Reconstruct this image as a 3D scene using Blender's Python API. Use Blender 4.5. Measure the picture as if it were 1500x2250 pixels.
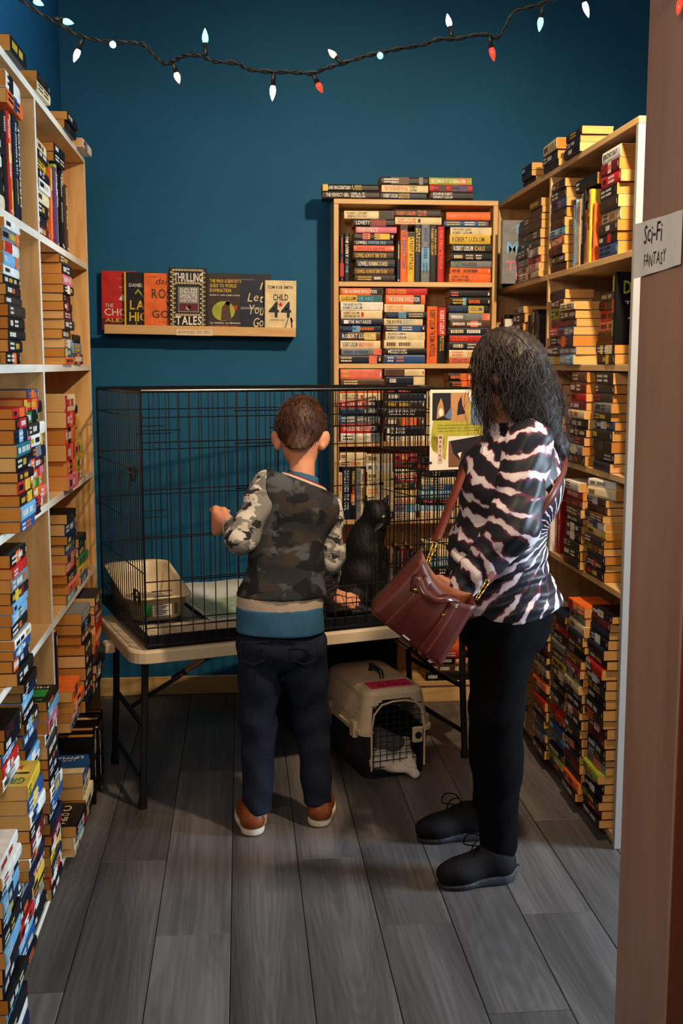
import bpy, math, random, re
import numpy as np
from mathutils import Vector, Matrix

random.seed(7)
rng = np.random.default_rng(7)
for o in list(bpy.data.objects):
    bpy.data.objects.remove(o)
S = bpy.context.scene
COL = S.collection
PI = math.pi

# ------------------------------------------------------------------ camera
EYE = 1.53
FPX = 2431.0                      # focal length in pixels of the 1500 x 2250 frame
YAW, PITCH = math.atan(.0905), math.atan(.1324)
cam = bpy.data.cameras.new('camera')
cam.sensor_fit = 'VERTICAL'
cam.sensor_height = 36.0
cam.lens = FPX / 2250 * 36.0
cam.clip_start = .05
camo = bpy.data.objects.new('camera', cam)
COL.objects.link(camo)
camo.location = (0, 0, EYE)
camo.rotation_euler = (PI / 2 - PITCH, 0, -YAW)
S.camera = camo

# ------------------------------------------------------------------ light
S.view_settings.view_transform = 'Standard'
S.view_settings.look = 'None'
S.view_settings.exposure = 0.0
S.view_settings.gamma = 1.0
S.view_settings.use_curve_mapping = False
W = bpy.data.worlds.new('world')
S.world = W
W.use_nodes = True
W.node_tree.nodes['Background'].inputs[0].default_value = (.55, .68, 1, 1)
W.node_tree.nodes['Background'].inputs[1].default_value = .012


def area(name, loc, target, size, size_y, power, col, spread=PI):
    l = bpy.data.lights.new(name, 'AREA')
    l.shape = 'RECTANGLE'
    l.size, l.size_y = size, size_y
    l.energy = power
    l.color = col
    l.spread = spread
    o = bpy.data.objects.new(name, l)
    COL.objects.link(o)
    o.location = loc
    d = Vector(target) - Vector(loc)
    o.rotation_euler = d.to_track_quat('-Z', 'Y').to_euler()
    return o


def spot(name, loc, target, power, col, cone, blend, radius=.05):
    l = bpy.data.lights.new(name, 'SPOT')
    l.energy, l.color, l.spot_size, l.spot_blend, l.shadow_soft_size = power, col, math.radians(cone), blend, radius
    o = bpy.data.objects.new(name, l)
    COL.objects.link(o)
    o.location = loc
    o.rotation_euler = (Vector(target) - Vector(loc)).to_track_quat('-Z', 'Y').to_euler()
    return o


area('window_daylight', (4.3, 2.36, 1.60), (0, 2.36, 1.2), .95, 1.6, 290, (.66, .84, 1.0))
spot('track_spot', (.98, 2.45, 2.85), (.55, 4.6, 1.2), 285, (1.0, .75, .48), 98, 1.0)
area('ceiling_lamp', (.15, 3.3, 3.2), (.15, 3.6, 0), .5, .5, 4, (1.0, .76, .52))  # added weak warm fill over the room, not a real fixture
area('shop_light', (-.35, .3, 2.35), (.5, 3.6, .4), .8, .5, 31, (1.0, .76, .54))  # added warm fill from the front, brightens the carrier, legs and post


# ------------------------------------------------------------------ helpers
def srgb(*c):
    if len(c) == 1:
        c = c[0]
    return tuple((v / 255 / 12.92) if v / 255 <= .04045 else ((v / 255 + .055) / 1.055) ** 2.4 for v in c)


_fw = np.array([math.sin(YAW) * math.cos(PITCH), math.cos(YAW) * math.cos(PITCH), -math.sin(PITCH)])
_r = np.array([math.cos(YAW), -math.sin(YAW), 0.])
_u = np.cross(_r, _fw)


def on_plane(px, py, axis, val):
    """World point where the sight line of a photo pixel meets the plane axis = val."""
    d = _r * ((px - 750) / FPX) - _u * ((py - 1125) / FPX) + _fw
    o = np.array([0, 0, EYE])
    return o + d * ((val - o[axis]) / d[axis])


def at(px, py, Y):
    return on_plane(px, py, 1, Y)


class Nodes:
    def __init__(s, name):
        s.m = bpy.data.materials.new(name)
        s.m.use_nodes = True
        s.t = s.m.node_tree
        s.b = s.t.nodes['Principled BSDF']

    def n(s, typ, **kw):
        x = s.t.nodes.new(typ)
        for k, v in kw.items():
            if k in x.inputs:
                x.inputs[k].default_value = v
            else:
                setattr(x, k, v)
        return x

    def l(s, a, b):
        s.t.links.new(a, b)


def ramp(N, stops, interp='LINEAR'):
    r = N.n('ShaderNodeValToRGB')
    cr = r.color_ramp
    cr.interpolation = interp
    while len(cr.elements) < len(stops):
        cr.elements.new(.5)
    for e, (p, c) in zip(cr.elements, stops):
        e.position = p
        e.color = (*c[:3], 1)
    return r


MC = {}


def plain(name, col, rough=.5, spec=.5, metal=0, var=.12, scale=40, bump=0, coat=0):
    """Principled material of one colour with a little noise in it."""
    if name in MC:
        return MC[name]
    N = Nodes(name)
    c = srgb(col)
    N.b.inputs['Roughness'].default_value = rough
    N.b.inputs['Specular IOR Level'].default_value = spec
    N.b.inputs['Metallic'].default_value = metal
    N.b.inputs['Coat Weight'].default_value = coat
    tc = N.n('ShaderNodeTexCoord')
    no = N.n('ShaderNodeTexNoise', Scale=scale, Detail=4.0)
    N.l(tc.outputs['Object'], no.inputs['Vector'])
    r = ramp(N, [(.3, tuple(v * (1 - var) for v in c)), (.7, tuple(min(1, v * (1 + var)) for v in c))])
    N.l(no.outputs['Fac'], r.inputs['Fac'])
    N.l(r.outputs['Color'], N.b.inputs['Base Color'])
    if bump:
        bp = N.n('ShaderNodeBump', Strength=bump, Distance=.002)
        N.l(no.outputs['Fac'], bp.inputs['Height'])
        N.l(bp.outputs['Normal'], N.b.inputs['Normal'])
    MC[name] = N.m
    return N.m


def emit(name, col, strength):
    N = Nodes(name)
    c = srgb(col)
    N.b.inputs['Base Color'].default_value = (*c, 1)
    N.b.inputs['Emission Color'].default_value = (*c, 1)
    N.b.inputs['Emission Strength'].default_value = strength
    N.b.inputs['Roughness'].default_value = .2
    return N.m


def wood(name, c1, c2, scale=(3, 45, 45), rough=.45, bump=.15, gen='Object'):
    N = Nodes(name)
    tc = N.n('ShaderNodeTexCoord')
    oi = N.n('ShaderNodeObjectInfo')
    mp = N.n('ShaderNodeMapping')
    mp.inputs['Scale'].default_value = scale
    ad = N.n('ShaderNodeVectorMath', operation='ADD')
    ml = N.n('ShaderNodeMath', operation='MULTIPLY')
    ml.inputs[1].default_value = 37.0
    N.l(oi.outputs['Random'], ml.inputs[0])
    N.l(tc.outputs[gen], ad.inputs[0])
    N.l(ml.outputs[0], ad.inputs[1])
    N.l(ad.outputs[0], mp.inputs['Vector'])
    no = N.n('ShaderNodeTexNoise', Scale=1.0, Detail=6.0, Distortion=.8)
    N.l(mp.outputs[0], no.inputs['Vector'])
    r = ramp(N, [(.32, srgb(c1)), (.68, srgb(c2))])
    N.l(no.outputs['Fac'], r.inputs['Fac'])
    N.l(r.outputs['Color'], N.b.inputs['Base Color'])
    N.b.inputs['Roughness'].default_value = rough
    bp = N.n('ShaderNodeBump', Strength=bump, Distance=.001)
    N.l(no.outputs['Fac'], bp.inputs['Height'])
    N.l(bp.outputs['Normal'], N.b.inputs['Normal'])
    return N.m


def hang(o, parent):
    o.parent = parent


def keep(o, parent):
    """Parent o, whose vertices are in world coordinates, without moving it."""
    o.parent = parent
    o.matrix_parent_inverse = (Matrix.Translation(parent.location) @ parent.rotation_euler.to_matrix().to_4x4()).inverted()


class MB:
    """Collects shapes in one list of vertices and faces, each face with a material slot."""

    def __init__(s):
        s.v, s.f, s.m = [], [], []

    def add(s, vs, fs, m=0, M=None):
        b = len(s.v)
        if M is not None:
            vs = [tuple(M @ Vector(v)) for v in vs]
        s.v.extend([tuple(map(float, v)) for v in vs])
        for f in fs:
            s.f.append(tuple(i + b for i in f))
            s.m.append(m)
        return s

    def box(s, x0, x1, y0, y1, z0, z1, m=0, M=None, bev=0):
        if bev > 0:
            b = min(bev, (x1 - x0) / 2.1, (y1 - y0) / 2.1, (z1 - z0) / 2.1)
            rings = []
            for (z, q) in ((z0, b), (z0 + b, 0), (z1 - b, 0), (z1, b)):
                X0, X1, Y0, Y1 = x0 + q, x1 - q, y0 + q, y1 - q
                rings.append([(X0 + b, Y0, z), (X1 - b, Y0, z), (X1, Y0 + b, z), (X1, Y1 - b, z), (X1 - b, Y1, z), (X0 + b, Y1, z), (X0, Y1 - b, z), (X0, Y0 + b, z)])
            vs = [p for r_ in rings for p in r_]
            fs = [tuple(reversed(range(8))), tuple(range(24, 32))]
            for k in range(3):
                for i in range(8):
                    j = (i + 1) % 8
                    fs.append((k * 8 + i, k * 8 + j, k * 8 + 8 + j, k * 8 + 8 + i))
            return s.add(vs, fs, m, M)
        vs = [(x, y, z) for z in (z0, z1) for x, y in ((x0, y0), (x1, y0), (x1, y1), (x0, y1))]
        return s.add(vs, [(3, 2, 1, 0), (4, 5, 6, 7), (0, 1, 5, 4), (1, 2, 6, 5), (2, 3, 7, 6), (3, 0, 4, 7)], m, M)

    def tube(s, pts, r, n=8, m=0, closed=False, caps=True):
        pts = [np.array(p, float) for p in pts]
        k = len(pts)
        rs = r if isinstance(r, (list, tuple, np.ndarray)) else [r] * k
        vs, fs = [], []
        up = None
        for i, p in enumerate(pts):
            if closed:
                t = pts[(i + 1) % k] - pts[i - 1]
            else:
                t = pts[min(i + 1, k - 1)] - pts[max(i - 1, 0)]
            t = t / (np.linalg.norm(t) + 1e-12)
            if up is None:
                up = np.array([0, 0, 1.]) if abs(t[2]) < .9 else np.array([1., 0, 0])
            a = up - t * (up @ t)
            a = a / (np.linalg.norm(a) + 1e-12)
            up = a
            b = np.cross(t, a)
            for q in range(n):
                w = 2 * PI * q / n
                vs.append(p + rs[i] * (a * math.cos(w) + b * math.sin(w)))
        for i in range(k if closed else k - 1):
            i2 = (i + 1) % k
            for q in range(n):
                q2 = (q + 1) % n
                fs.append((i * n + q, i * n + q2, i2 * n + q2, i2 * n + q))
        if caps and not closed:
            fs.append(tuple(reversed(range(n))))
            fs.append(tuple(range((k - 1) * n, k * n)))
        return s.add(vs, fs, m)

    def bar(s, a, b, r, n=6, m=0):
        return s.tube([a, b], r, n, m)

    def lathe(s, prof, n=16, m=0, M=None):
        """prof: list of (radius, height)"""
        vs, fs = [], []
        for r_, z in prof:
            for q in range(n):
                w = 2 * PI * q / n
                vs.append((r_ * math.cos(w), r_ * math.sin(w), z))
        for i in range(len(prof) - 1):
            for q in range(n):
                q2 = (q + 1) % n
                fs.append((i * n + q, i * n + q2, i * n + n + q2, i * n + n + q))
        fs.append(tuple(reversed(range(n))))
        fs.append(tuple(range((len(prof) - 1) * n, len(prof) * n)))
        return s.add(vs, fs, m, M)

    def prism(s, poly, h0, h1, m=0, M=None):
        n = len(poly)
        vs = [(x, y, h0) for x, y in poly] + [(x, y, h1) for x, y in poly]
        fs = [tuple(reversed(range(n))), tuple(range(n, 2 * n))]
        fs += [(i, (i + 1) % n, n + (i + 1) % n, n + i) for i in range(n)]
        return s.add(vs, fs, m, M)

    def build(s, name, mats, parent=None, smooth=False, loc=None, world=False):
        me = bpy.data.meshes.new(name)
        me.from_pydata(s.v, [], s.f)
        if not isinstance(mats, (list, tuple)):
            mats = [mats]
        for mt in mats:
            me.materials.append(mt)
        me.polygons.foreach_set('material_index', s.m)
        if smooth:
            me.polygons.foreach_set('use_smooth', [True] * len(s.f))
        me.update()
        o = bpy.data.objects.new(name, me)
        COL.objects.link(o)
        if parent is not None:
            (keep if world else hang)(o, parent)
        if loc is not None:
            o.location = loc
        return o


def tag(o, label=None, cat=None, group=None, kind=None):
    if label:
        o['label'] = label
    if cat:
        o['category'] = cat
    if group:
        o['group'] = group
    if kind:
        o['kind'] = kind
    return o


def empty(name, label, cat, loc=(0, 0, 0), rz=0, group=None):
    o = bpy.data.objects.new(name, None)
    o.empty_display_size = .1
    COL.objects.link(o)
    o.location = loc
    o.rotation_euler = (0, 0, rz)
    return tag(o, label, cat, group)


# ---- lettering: glyph outlines of the built-in font, cached and laid out as flat geometry
_G = {}


def glyph(ch, bold):
    k = (ch, bold)
    if k not in _G:
        c = bpy.data.curves.new('g', 'FONT')
        c.body = ch
        c.resolution_u = 2
        c.offset = .018 if bold else 0
        c.fill_mode = 'FRONT'
        o = bpy.data.objects.new('g', c)
        me = o.to_mesh()
        v = [(p.co.x, p.co.y) for p in me.vertices]
        f = [tuple(p.vertices) for p in me.polygons]
        o.to_mesh_clear()
        bpy.data.objects.remove(o)
        bpy.data.curves.remove(c)
        if v:
            x0 = min(p[0] for p in v)
            w = max(p[0] for p in v) - x0
            v = [(p[0] - x0, p[1]) for p in v]
        else:
            w = .25
        _G[k] = (v, f, w)
    return _G[k]


def text2d(txt, x0, x1, y0, y1, bold=True, slant=0, wob=0):
    """Flat vertices and faces of txt stretched to fill the box."""
    vs, fs, x = [], [], 0
    for i, ch in enumerate(txt):
        v, f, w = glyph(ch, bold)
        b = len(vs)
        dy = wob * math.sin(i * 2.3)
        vs.extend([(p[0] + x + slant * p[1], p[1] + dy) for p in v])
        fs.extend([tuple(j + b for j in q) for q in f])
        x += w + .09
    if not vs:
        return [], []
    X0, X1 = min(p[0] for p in vs), max(p[0] for p in vs)
    Y0, Y1 = min(p[1] for p in vs), max(p[1] for p in vs)
    sx, sy = (x1 - x0) / max(1e-6, X1 - X0), (y1 - y0) / max(1e-6, Y1 - Y0)
    return [(x0 + (p[0] - X0) * sx, y0 + (p[1] - Y0) * sy) for p in vs], fs


def put_text(mb, txt, box, fn, m, **kw):
    v, f = text2d(txt, *box, **kw)
    mb.add([fn(*p) for p in v], f, m)


# ---- soft bodies: tapered capsules and ellipsoids blended into one surface
def surface_nets(F, org, res):
    nx, ny, nz = F.shape
    ins = F < 0
    cs = np.zeros((nx - 1, ny - 1, nz - 1), np.uint8)
    for dx in (0, 1):
        for dy in (0, 1):
            for dz in (0, 1):
                cs += ins[dx:nx - 1 + dx, dy:ny - 1 + dy, dz:nz - 1 + dz]
    act = (cs > 0) & (cs < 8)
    I = np.argwhere(act)
    idx = -np.ones(act.shape, np.int64)
    idx[act] = np.arange(len(I))
    acc = np.zeros((len(I), 3))
    cnt = np.zeros(len(I))
    corners = [(a, b, c) for a in (0, 1) for b in (0, 1) for c in (0, 1)]
    for a in corners:
        for ax in range(3):
            if a[ax] == 0:
                b = list(a)
                b[ax] = 1
                fa = F[I[:, 0] + a[0], I[:, 1] + a[1], I[:, 2] + a[2]]
                fb = F[I[:, 0] + b[0], I[:, 1] + b[1], I[:, 2] + b[2]]
                mk = (fa < 0) != (fb < 0)
                t = np.where(mk, fa / np.where(mk, fa - fb, 1), 0)
                p = np.array(a, float)[None, :].repeat(len(I), 0)
                p[:, ax] += t
                acc[mk] += p[mk]
                cnt[mk] += 1
    V = (I + acc / cnt[:, None]) * res + org
    quads = []
    for ax in range(3):
        o1, o2 = [(1, 2), (2, 0), (0, 1)][ax]
        sl_a = [slice(None)] * 3
        sl_b = [slice(None)] * 3
        sl_a[ax] = slice(0, F.shape[ax] - 1)
        sl_b[ax] = slice(1, F.shape[ax])
        a, b = ins[tuple(sl_a)], ins[tuple(sl_b)]
        E = np.argwhere(a != b)
        ok = (E[:, o1] > 0) & (E[:, o2] > 0) & (E[:, o1] < F.shape[o1] - 1) & (E[:, o2] < F.shape[o2] - 1)
        E = E[ok]
        s_in = a[E[:, 0], E[:, 1], E[:, 2]]
        q = []
        for d1, d2 in ((-1, -1), (0, -1), (0, 0), (-1, 0)):
            c = E.copy()
            c[:, o1] += d1
            c[:, o2] += d2
            q.append(idx[c[:, 0], c[:, 1], c[:, 2]])
        q = np.stack(q, 1)
        q[~s_in] = q[~s_in][:, ::-1]
        quads.append(q)
    return V, np.concatenate(quads)


def C(a, b, ra, rb=None):
    return ('c', np.array(a, float), np.array(b, float), ra, ra if rb is None else rb)


def chain(pts, rs):
    return [C(pts[i], pts[i + 1], rs[i], rs[i + 1]) for i in range(len(pts) - 1)]


def Ell(c, r_, axes=None):
    """ellipsoid; axes: rows are its three unit axes"""
    return ('e', np.array(c, float), np.array(r_, float), np.eye(3) if axes is None else np.array(axes, float))


def frame(fwd, up=(0, 0, 1)):
    f = np.array(fwd, float)
    f /= np.linalg.norm(f)
    r_ = np.cross(f, np.array(up, float))
    r_ /= np.linalg.norm(r_)
    return np.array([r_, f, np.cross(r_, f)])


def sdf_obj(name, prims, mat, parent=None, res=.007, k=.02, cuts=(), warp=None, subtract=(), color=None):
    lo, hi = np.full(3, 1e9), np.full(3, -1e9)
    for p in prims:
        if p[0] == 'c':
            R = max(p[3], p[4])
            lo = np.minimum(lo, np.minimum(p[1], p[2]) - R)
            hi = np.maximum(hi, np.maximum(p[1], p[2]) + R)
        else:
            R = np.max(p[2])
            lo = np.minimum(lo, p[1] - R)
            hi = np.maximum(hi, p[1] + R)
    lo -= .03
    hi += .03
    n = np.ceil((hi - lo) / res).astype(int) + 1
    ax = [lo[i] + np.arange(n[i]) * res for i in range(3)]
    F = np.full(n, .5)

    def dist(p, sl):
        X, Y, Z = np.meshgrid(ax[0][sl[0]], ax[1][sl[1]], ax[2][sl[2]], indexing='ij', sparse=True)
        if p[0] == 'c':
            a, b = p[1], p[2]
            ba = b - a
            L = ba @ ba + 1e-12
            h = np.clip(((X - a[0]) * ba[0] + (Y - a[1]) * ba[1] + (Z - a[2]) * ba[2]) / L, 0, 1)
            return np.sqrt((X - a[0] - h * ba[0]) ** 2 + (Y - a[1] - h * ba[1]) ** 2 + (Z - a[2] - h * ba[2]) ** 2) - (p[3] + (p[4] - p[3]) * h)
        c, r_, A = p[1], p[2], p[3]
        q = [((X - c[0]) * A[i][0] + (Y - c[1]) * A[i][1] + (Z - c[2]) * A[i][2]) for i in range(3)]
        k0 = np.sqrt((q[0] / r_[0]) ** 2 + (q[1] / r_[1]) ** 2 + (q[2] / r_[2]) ** 2)
        k1 = np.sqrt((q[0] / r_[0] ** 2) ** 2 + (q[1] / r_[1] ** 2) ** 2 + (q[2] / r_[2] ** 2) ** 2)
        return k0 * (k0 - 1) / np.maximum(k1, 1e-6)

    def window(p, mar):
        if p[0] == 'c':
            R = max(p[3], p[4])
            a, b = np.minimum(p[1], p[2]) - R - mar, np.maximum(p[1], p[2]) + R + mar
        else:
            R = np.max(p[2])
            a, b = p[1] - R - mar, p[1] + R + mar
        i0 = np.clip(np.floor((a - lo) / res).astype(int), 0, n - 1)
        i1 = np.clip(np.ceil((b - lo) / res).astype(int) + 1, 1, n)
        return tuple(slice(i0[i], i1[i]) for i in range(3))

    for p in prims:
        kk = p[5] if p[0] == 'c' and len(p) > 5 else (p[4] if p[0] == 'e' and len(p) > 4 else k)
        sl = window(p, kk + 3 * res)
        d = dist(p, sl)
        f = F[sl]
        h = np.maximum(kk - np.abs(d - f), 0) / kk
        F[sl] = np.minimum(d, f) - h * h * kk * .25
    for p in subtract:
        sl = window(p, .02)
        F[sl] = np.maximum(F[sl], -dist(p, sl))
    if warp is not None:
        X, Y, Z = np.meshgrid(*ax, indexing='ij', sparse=True)
        F = F + warp(X, Y, Z)
    if cuts:
        X, Y, Z = np.meshgrid(*ax, indexing='ij', sparse=True)
        for c, nn in cuts:
            nn = np.array(nn, float)
            nn /= np.linalg.norm(nn)
            F = np.maximum(F, (X - c[0]) * nn[0] + (Y - c[1]) * nn[1] + (Z - c[2]) * nn[2])
    V, Q = surface_nets(F, lo, res)
    me = bpy.data.meshes.new(name)
    me.from_pydata(V.tolist(), [], Q.tolist())
    mats = mat if isinstance(mat, (list, tuple)) else [mat]
    for mt in mats:
        me.materials.append(mt)
    me.polygons.foreach_set('use_smooth', [True] * len(Q))
    me.update()
    o = bpy.data.objects.new(name, me)
    COL.objects.link(o)
    if parent is not None:
        keep(o, parent)
    return o

# ================================================================== the setting
XL, XR, YB = -.555, 1.167, 5.09          # front planes of the side bookcases, back wall
birch = wood('birch', (196, 150, 92), (222, 182, 124), scale=(2.5, 22, 22), rough=.5)
birch_v = wood('birch_upright', (192, 146, 90), (220, 180, 122), scale=(22, 22, 2.5), rough=.5)
birch_end = wood('birch_end', (206, 178, 140), (232, 212, 180), scale=(30, 4, 4), rough=.55)


def wall_mat():
    N = Nodes('teal_paint')
    tc = N.n('ShaderNodeTexCoord')
    no = N.n('ShaderNodeTexNoise', Scale=2.0, Detail=5.0)
    N.l(tc.outputs['Object'], no.inputs['Vector'])
    r = ramp(N, [(.35, srgb(28, 88, 126)), (.65, srgb(31, 94, 133))])
    N.l(no.outputs['Fac'], r.inputs['Fac'])
    N.l(r.outputs['Color'], N.b.inputs['Base Color'])
    N.b.inputs['Roughness'].default_value = .6
    N.b.inputs['Specular IOR Level'].default_value = .12
    n2 = N.n('ShaderNodeTexNoise', Scale=260.0, Detail=2.0)
    N.l(tc.outputs['Object'], n2.inputs['Vector'])
    bp = N.n('ShaderNodeBump', Strength=.12, Distance=.002)
    N.l(n2.outputs['Fac'], bp.inputs['Height'])
    N.l(bp.outputs['Normal'], N.b.inputs['Normal'])
    return N.m


teal = wall_mat()
cream_paint = plain('cream_paint', (196, 186, 168), .7)
tag(MB().box(-.95, 2.6, YB, YB + .1, 0, 3.3).build('wall_back', teal), kind='structure')
tag(MB().box(-.86, -.762, -1.5, YB, 0, 3.3).build('wall_left', teal), kind='structure')
tag(MB().box(2.0, 2.1, 3.42, YB, 0, 3.3).build('wall_right', teal), kind='structure')
tag(MB().box(-.95, 4.6, -1.5, YB + .1, 3.3, 3.4).build('ceiling', cream_paint), kind='structure')
tag(MB().box(-.76, .40, YB - .014, YB - .001, .0005, .088, bev=.003).build('baseboard_back', birch), kind='structure')


# floor of grey vinyl planks, each a part of the floor
def plank_mat():
    N = Nodes('grey_oak_plank')
    tc = N.n('ShaderNodeTexCoord')
    oi = N.n('ShaderNodeObjectInfo')
    ml = N.n('ShaderNodeMath', operation='MULTIPLY')
    ml.inputs[1].default_value = 53.0
    N.l(oi.outputs['Random'], ml.inputs[0])
    ad = N.n('ShaderNodeVectorMath', operation='ADD')
    N.l(tc.outputs['Object'], ad.inputs[0])
    N.l(ml.outputs[0], ad.inputs[1])
    m1 = N.n('ShaderNodeMapping')
    m1.inputs['Scale'].default_value = (6.5, .6, 1)
    N.l(ad.outputs[0], m1.inputs[0])
    big = N.n('ShaderNodeTexNoise', Scale=1.0, Detail=1.0, Distortion=.4)
    N.l(m1.outputs[0], big.inputs['Vector'])
    rings = N.n('ShaderNodeMath', operation='MULTIPLY')
    rings.inputs[1].default_value = 120.0
    N.l(big.outputs['Fac'], rings.inputs[0])
    sn = N.n('ShaderNodeMath', operation='SINE')
    N.l(rings.outputs[0], sn.inputs[0])
    m2 = N.n('ShaderNodeMapping')
    m2.inputs['Scale'].default_value = (95, 3.2, 1)
    N.l(ad.outputs[0], m2.inputs[0])
    fine = N.n('ShaderNodeTexNoise', Scale=1.0, Detail=5.0)
    N.l(m2.outputs[0], fine.inputs['Vector'])
    a1 = N.n('ShaderNodeMath', operation='MULTIPLY_ADD')
    a1.inputs[1].default_value = .028
    fm = N.n('ShaderNodeMath', operation='MULTIPLY')
    fm.inputs[1].default_value = .34
    N.l(fine.outputs['Fac'], fm.inputs[0])
    N.l(sn.outputs[0], a1.inputs[0])
    N.l(fm.outputs[0], a1.inputs[2])
    a2 = N.n('ShaderNodeMath', operation='MULTIPLY_ADD')
    a2.inputs[1].default_value = .75
    N.l(big.outputs['Fac'], a2.inputs[0])
    N.l(a1.outputs[0], a2.inputs[2])
    a3 = N.n('ShaderNodeMath', operation='MULTIPLY_ADD')
    a3.inputs[1].default_value = .22
    N.l(oi.outputs['Random'], a3.inputs[0])
    N.l(a2.outputs[0], a3.inputs[2])
    r = ramp(N, [(.5, srgb(74, 70, 69)), (.85, srgb(122, 115, 112)), (1.15, srgb(158, 150, 146))])
    mr = N.n('ShaderNodeMapRange')
    mr.inputs['From Min'].default_value = .38
    mr.inputs['From Max'].default_value = 1.02
    N.l(a3.outputs[0], mr.inputs['Value'])
    r = ramp(N, [(.05, srgb(54, 51, 51)), (.5, srgb(90, 86, 85)), (.95, srgb(124, 119, 117))])
    N.l(mr.outputs[0], r.inputs['Fac'])
    N.l(r.outputs['Color'], N.b.inputs['Base Color'])
    N.b.inputs['Roughness'].default_value = .42
    N.b.inputs['Specular IOR Level'].default_value = .35
    bp = N.n('ShaderNodeBump', Strength=.25, Distance=.001)
    N.l(a1.outputs[0], bp.inputs['Height'])
    N.l(bp.outputs['Normal'], N.b.inputs['Normal'])
    return N.m


vinyl = plank_mat()
joint = plain('joint_shadow', (30, 28, 27), .9)  # dark base seen in the gaps between planks
fl = tag(MB().box(-.95, 4.6, -1.5, YB + .1, -.12, -.006).build('floor', joint), kind='structure')
PW = .2035
col_joints = {0: [3.317, 2.10], 1: [2.851, 4.07], 2: [3.70, 2.2], 3: [3.285, 4.5], 4: [2.853, 4.1], 5: [2.413, 3.55], 6: [2.879, 4.3], -1: [2.6, 3.9]}
for c in range(-3, 15):
    x0 = -.044 + (c - 2) * PW + .0012
    x1 = x0 + PW - .0024
    if x1 > 3.6 or x0 < -.95:
        continue
    js = sorted([-1.5] + [j for j in col_joints.get(c, [1.7 + (c * .37) % 1.2, 3.1 + (c * .53) % 1.1])] + [.4 + (c * .29) % .8, YB + .0])
    for a, b in zip(js[:-1], js[1:]):
        if b - a < .05:
            continue
        MB().box(x0, x1, a + .0012, b - .0012, -.006, 0, bev=.0012).build('floor_plank', vinyl, fl)

# tall end post of the doorway with its front face, and the paper sign taped to it
post_side = wood('post_veneer', (150, 112, 92), (170, 130, 106), scale=(9, 9, 1.2), rough=.38, bump=.05)
post = tag(MB().box(.80, 1.42, 1.925, 2.2, 0, 3.3, bev=.004).build('trim_1', post_side), kind='structure')
orange_wood = wood('orange_varnish', (86, 40, 17), (106, 52, 22), scale=(14, 14, 1), rough=.3)
MB().box(.803, 1.42, 1.919, 1.926, 0, 3.3, bev=.002).build('face_board', orange_wood, post)

pale_edge = wood('pale_edge', (214, 202, 184), (234, 224, 208), scale=(3, 40, 40), rough=.5)
end_white = plain('white_laminate', (158, 155, 150), .45, var=.05, scale=8)


# ================================================================== bookcases
def bookcase(name, label, L, D, tops, zt, dividers, place, th=.021, bottom=.07, banded=False, white_end=False):
    """Open bookcase along local x (0..L), front at y=0 looking to -y, depth D; tops: heights of the shelf tops."""
    root = empty(name, label, 'bookcase')
    root.location, root.rotation_euler = place[0], (0, 0, place[1])

    def band(mb, board):
        if banded:
            mb.build('edge_band', pale_edge, board)

    for x in (0, L - th):
        o = MB().box(x, x + th, 0, D, 0.001, zt - th - .0005, bev=.0015).build('side_panel', end_white if white_end and x > 0 else birch_v, root)
        band(MB().box(x, x + th, -.0012, -.0001, .001, zt - th - .001), o)
    for x in dividers:
        o = MB().box(x, x + th, .001, D - .006, bottom, zt - th - .0005, bev=.0015).build('divider', birch_v, root)
        band(MB().box(x, x + th, -.0012, .0009, bottom, zt - th - .001), o)
    o = MB().box(0, L, 0, D, zt - th, zt, bev=.0015).build('top_board', birch, root)
    band(MB().box(0, L, -.0012, -.0001, zt - th, zt), o)
    xs = [th] + [v for d in dividers for v in (d, d + th)] + [L - th]
    for z in list(tops) + [bottom]:
        for a, b in zip(xs[0::2], xs[1::2]):
            o = MB().box(a + .0003, b - .0003, .0005, D - .006, z - th, z, bev=.0015).build('shelf_board', birch, root)
            band(MB().box(a + .0003, b - .0003, -.0008, .0004, z - th, z - .0003), o)
    MB().box(th, L - th, D - .006, D - .001, .001, zt - th - .001).build('back_panel', birch_v, root)
    MB().box(th, L - th, .012, .028, .001, bottom - th - .0005).build('kick_board', birch, root)
    return root


LT = [1.897, 1.533, 1.141, .786]
RT = [1.873, 1.533, 1.190, .830]
BT = [1.890, 1.538, 1.196, .850, .505]
L_Y0, L_Y1 = 1.96, 4.22
R_Y0, R_Y1 = 3.262, 5.06
B_X0, B_X1 = .406, 1.122
BY = 4.85
place_L = ((XL, L_Y0, 0), PI / 2)
place_R = ((XR, R_Y1, 0), -PI / 2)
place_B = ((B_X0, BY, 0), 0)
bookcase('bookcase', 'tall birch bookcase with one divider lit by daylight beside the doorway', L_Y1 - L_Y0, .204, LT, 2.277, [1.25], place_L, bottom=.045, banded=True)
bookcase('bookcase', 'narrow birch bookcase standing against the teal wall behind the cage', B_X1 - B_X0, .215, BT, 2.238, [], place_B, bottom=.10)
bookcase('bookcase', 'long birch bookcase with a white end panel behind the woman', R_Y1 - R_Y0, .30, RT, 2.254, [.85], place_R, bottom=.045, white_end=True)

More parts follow.
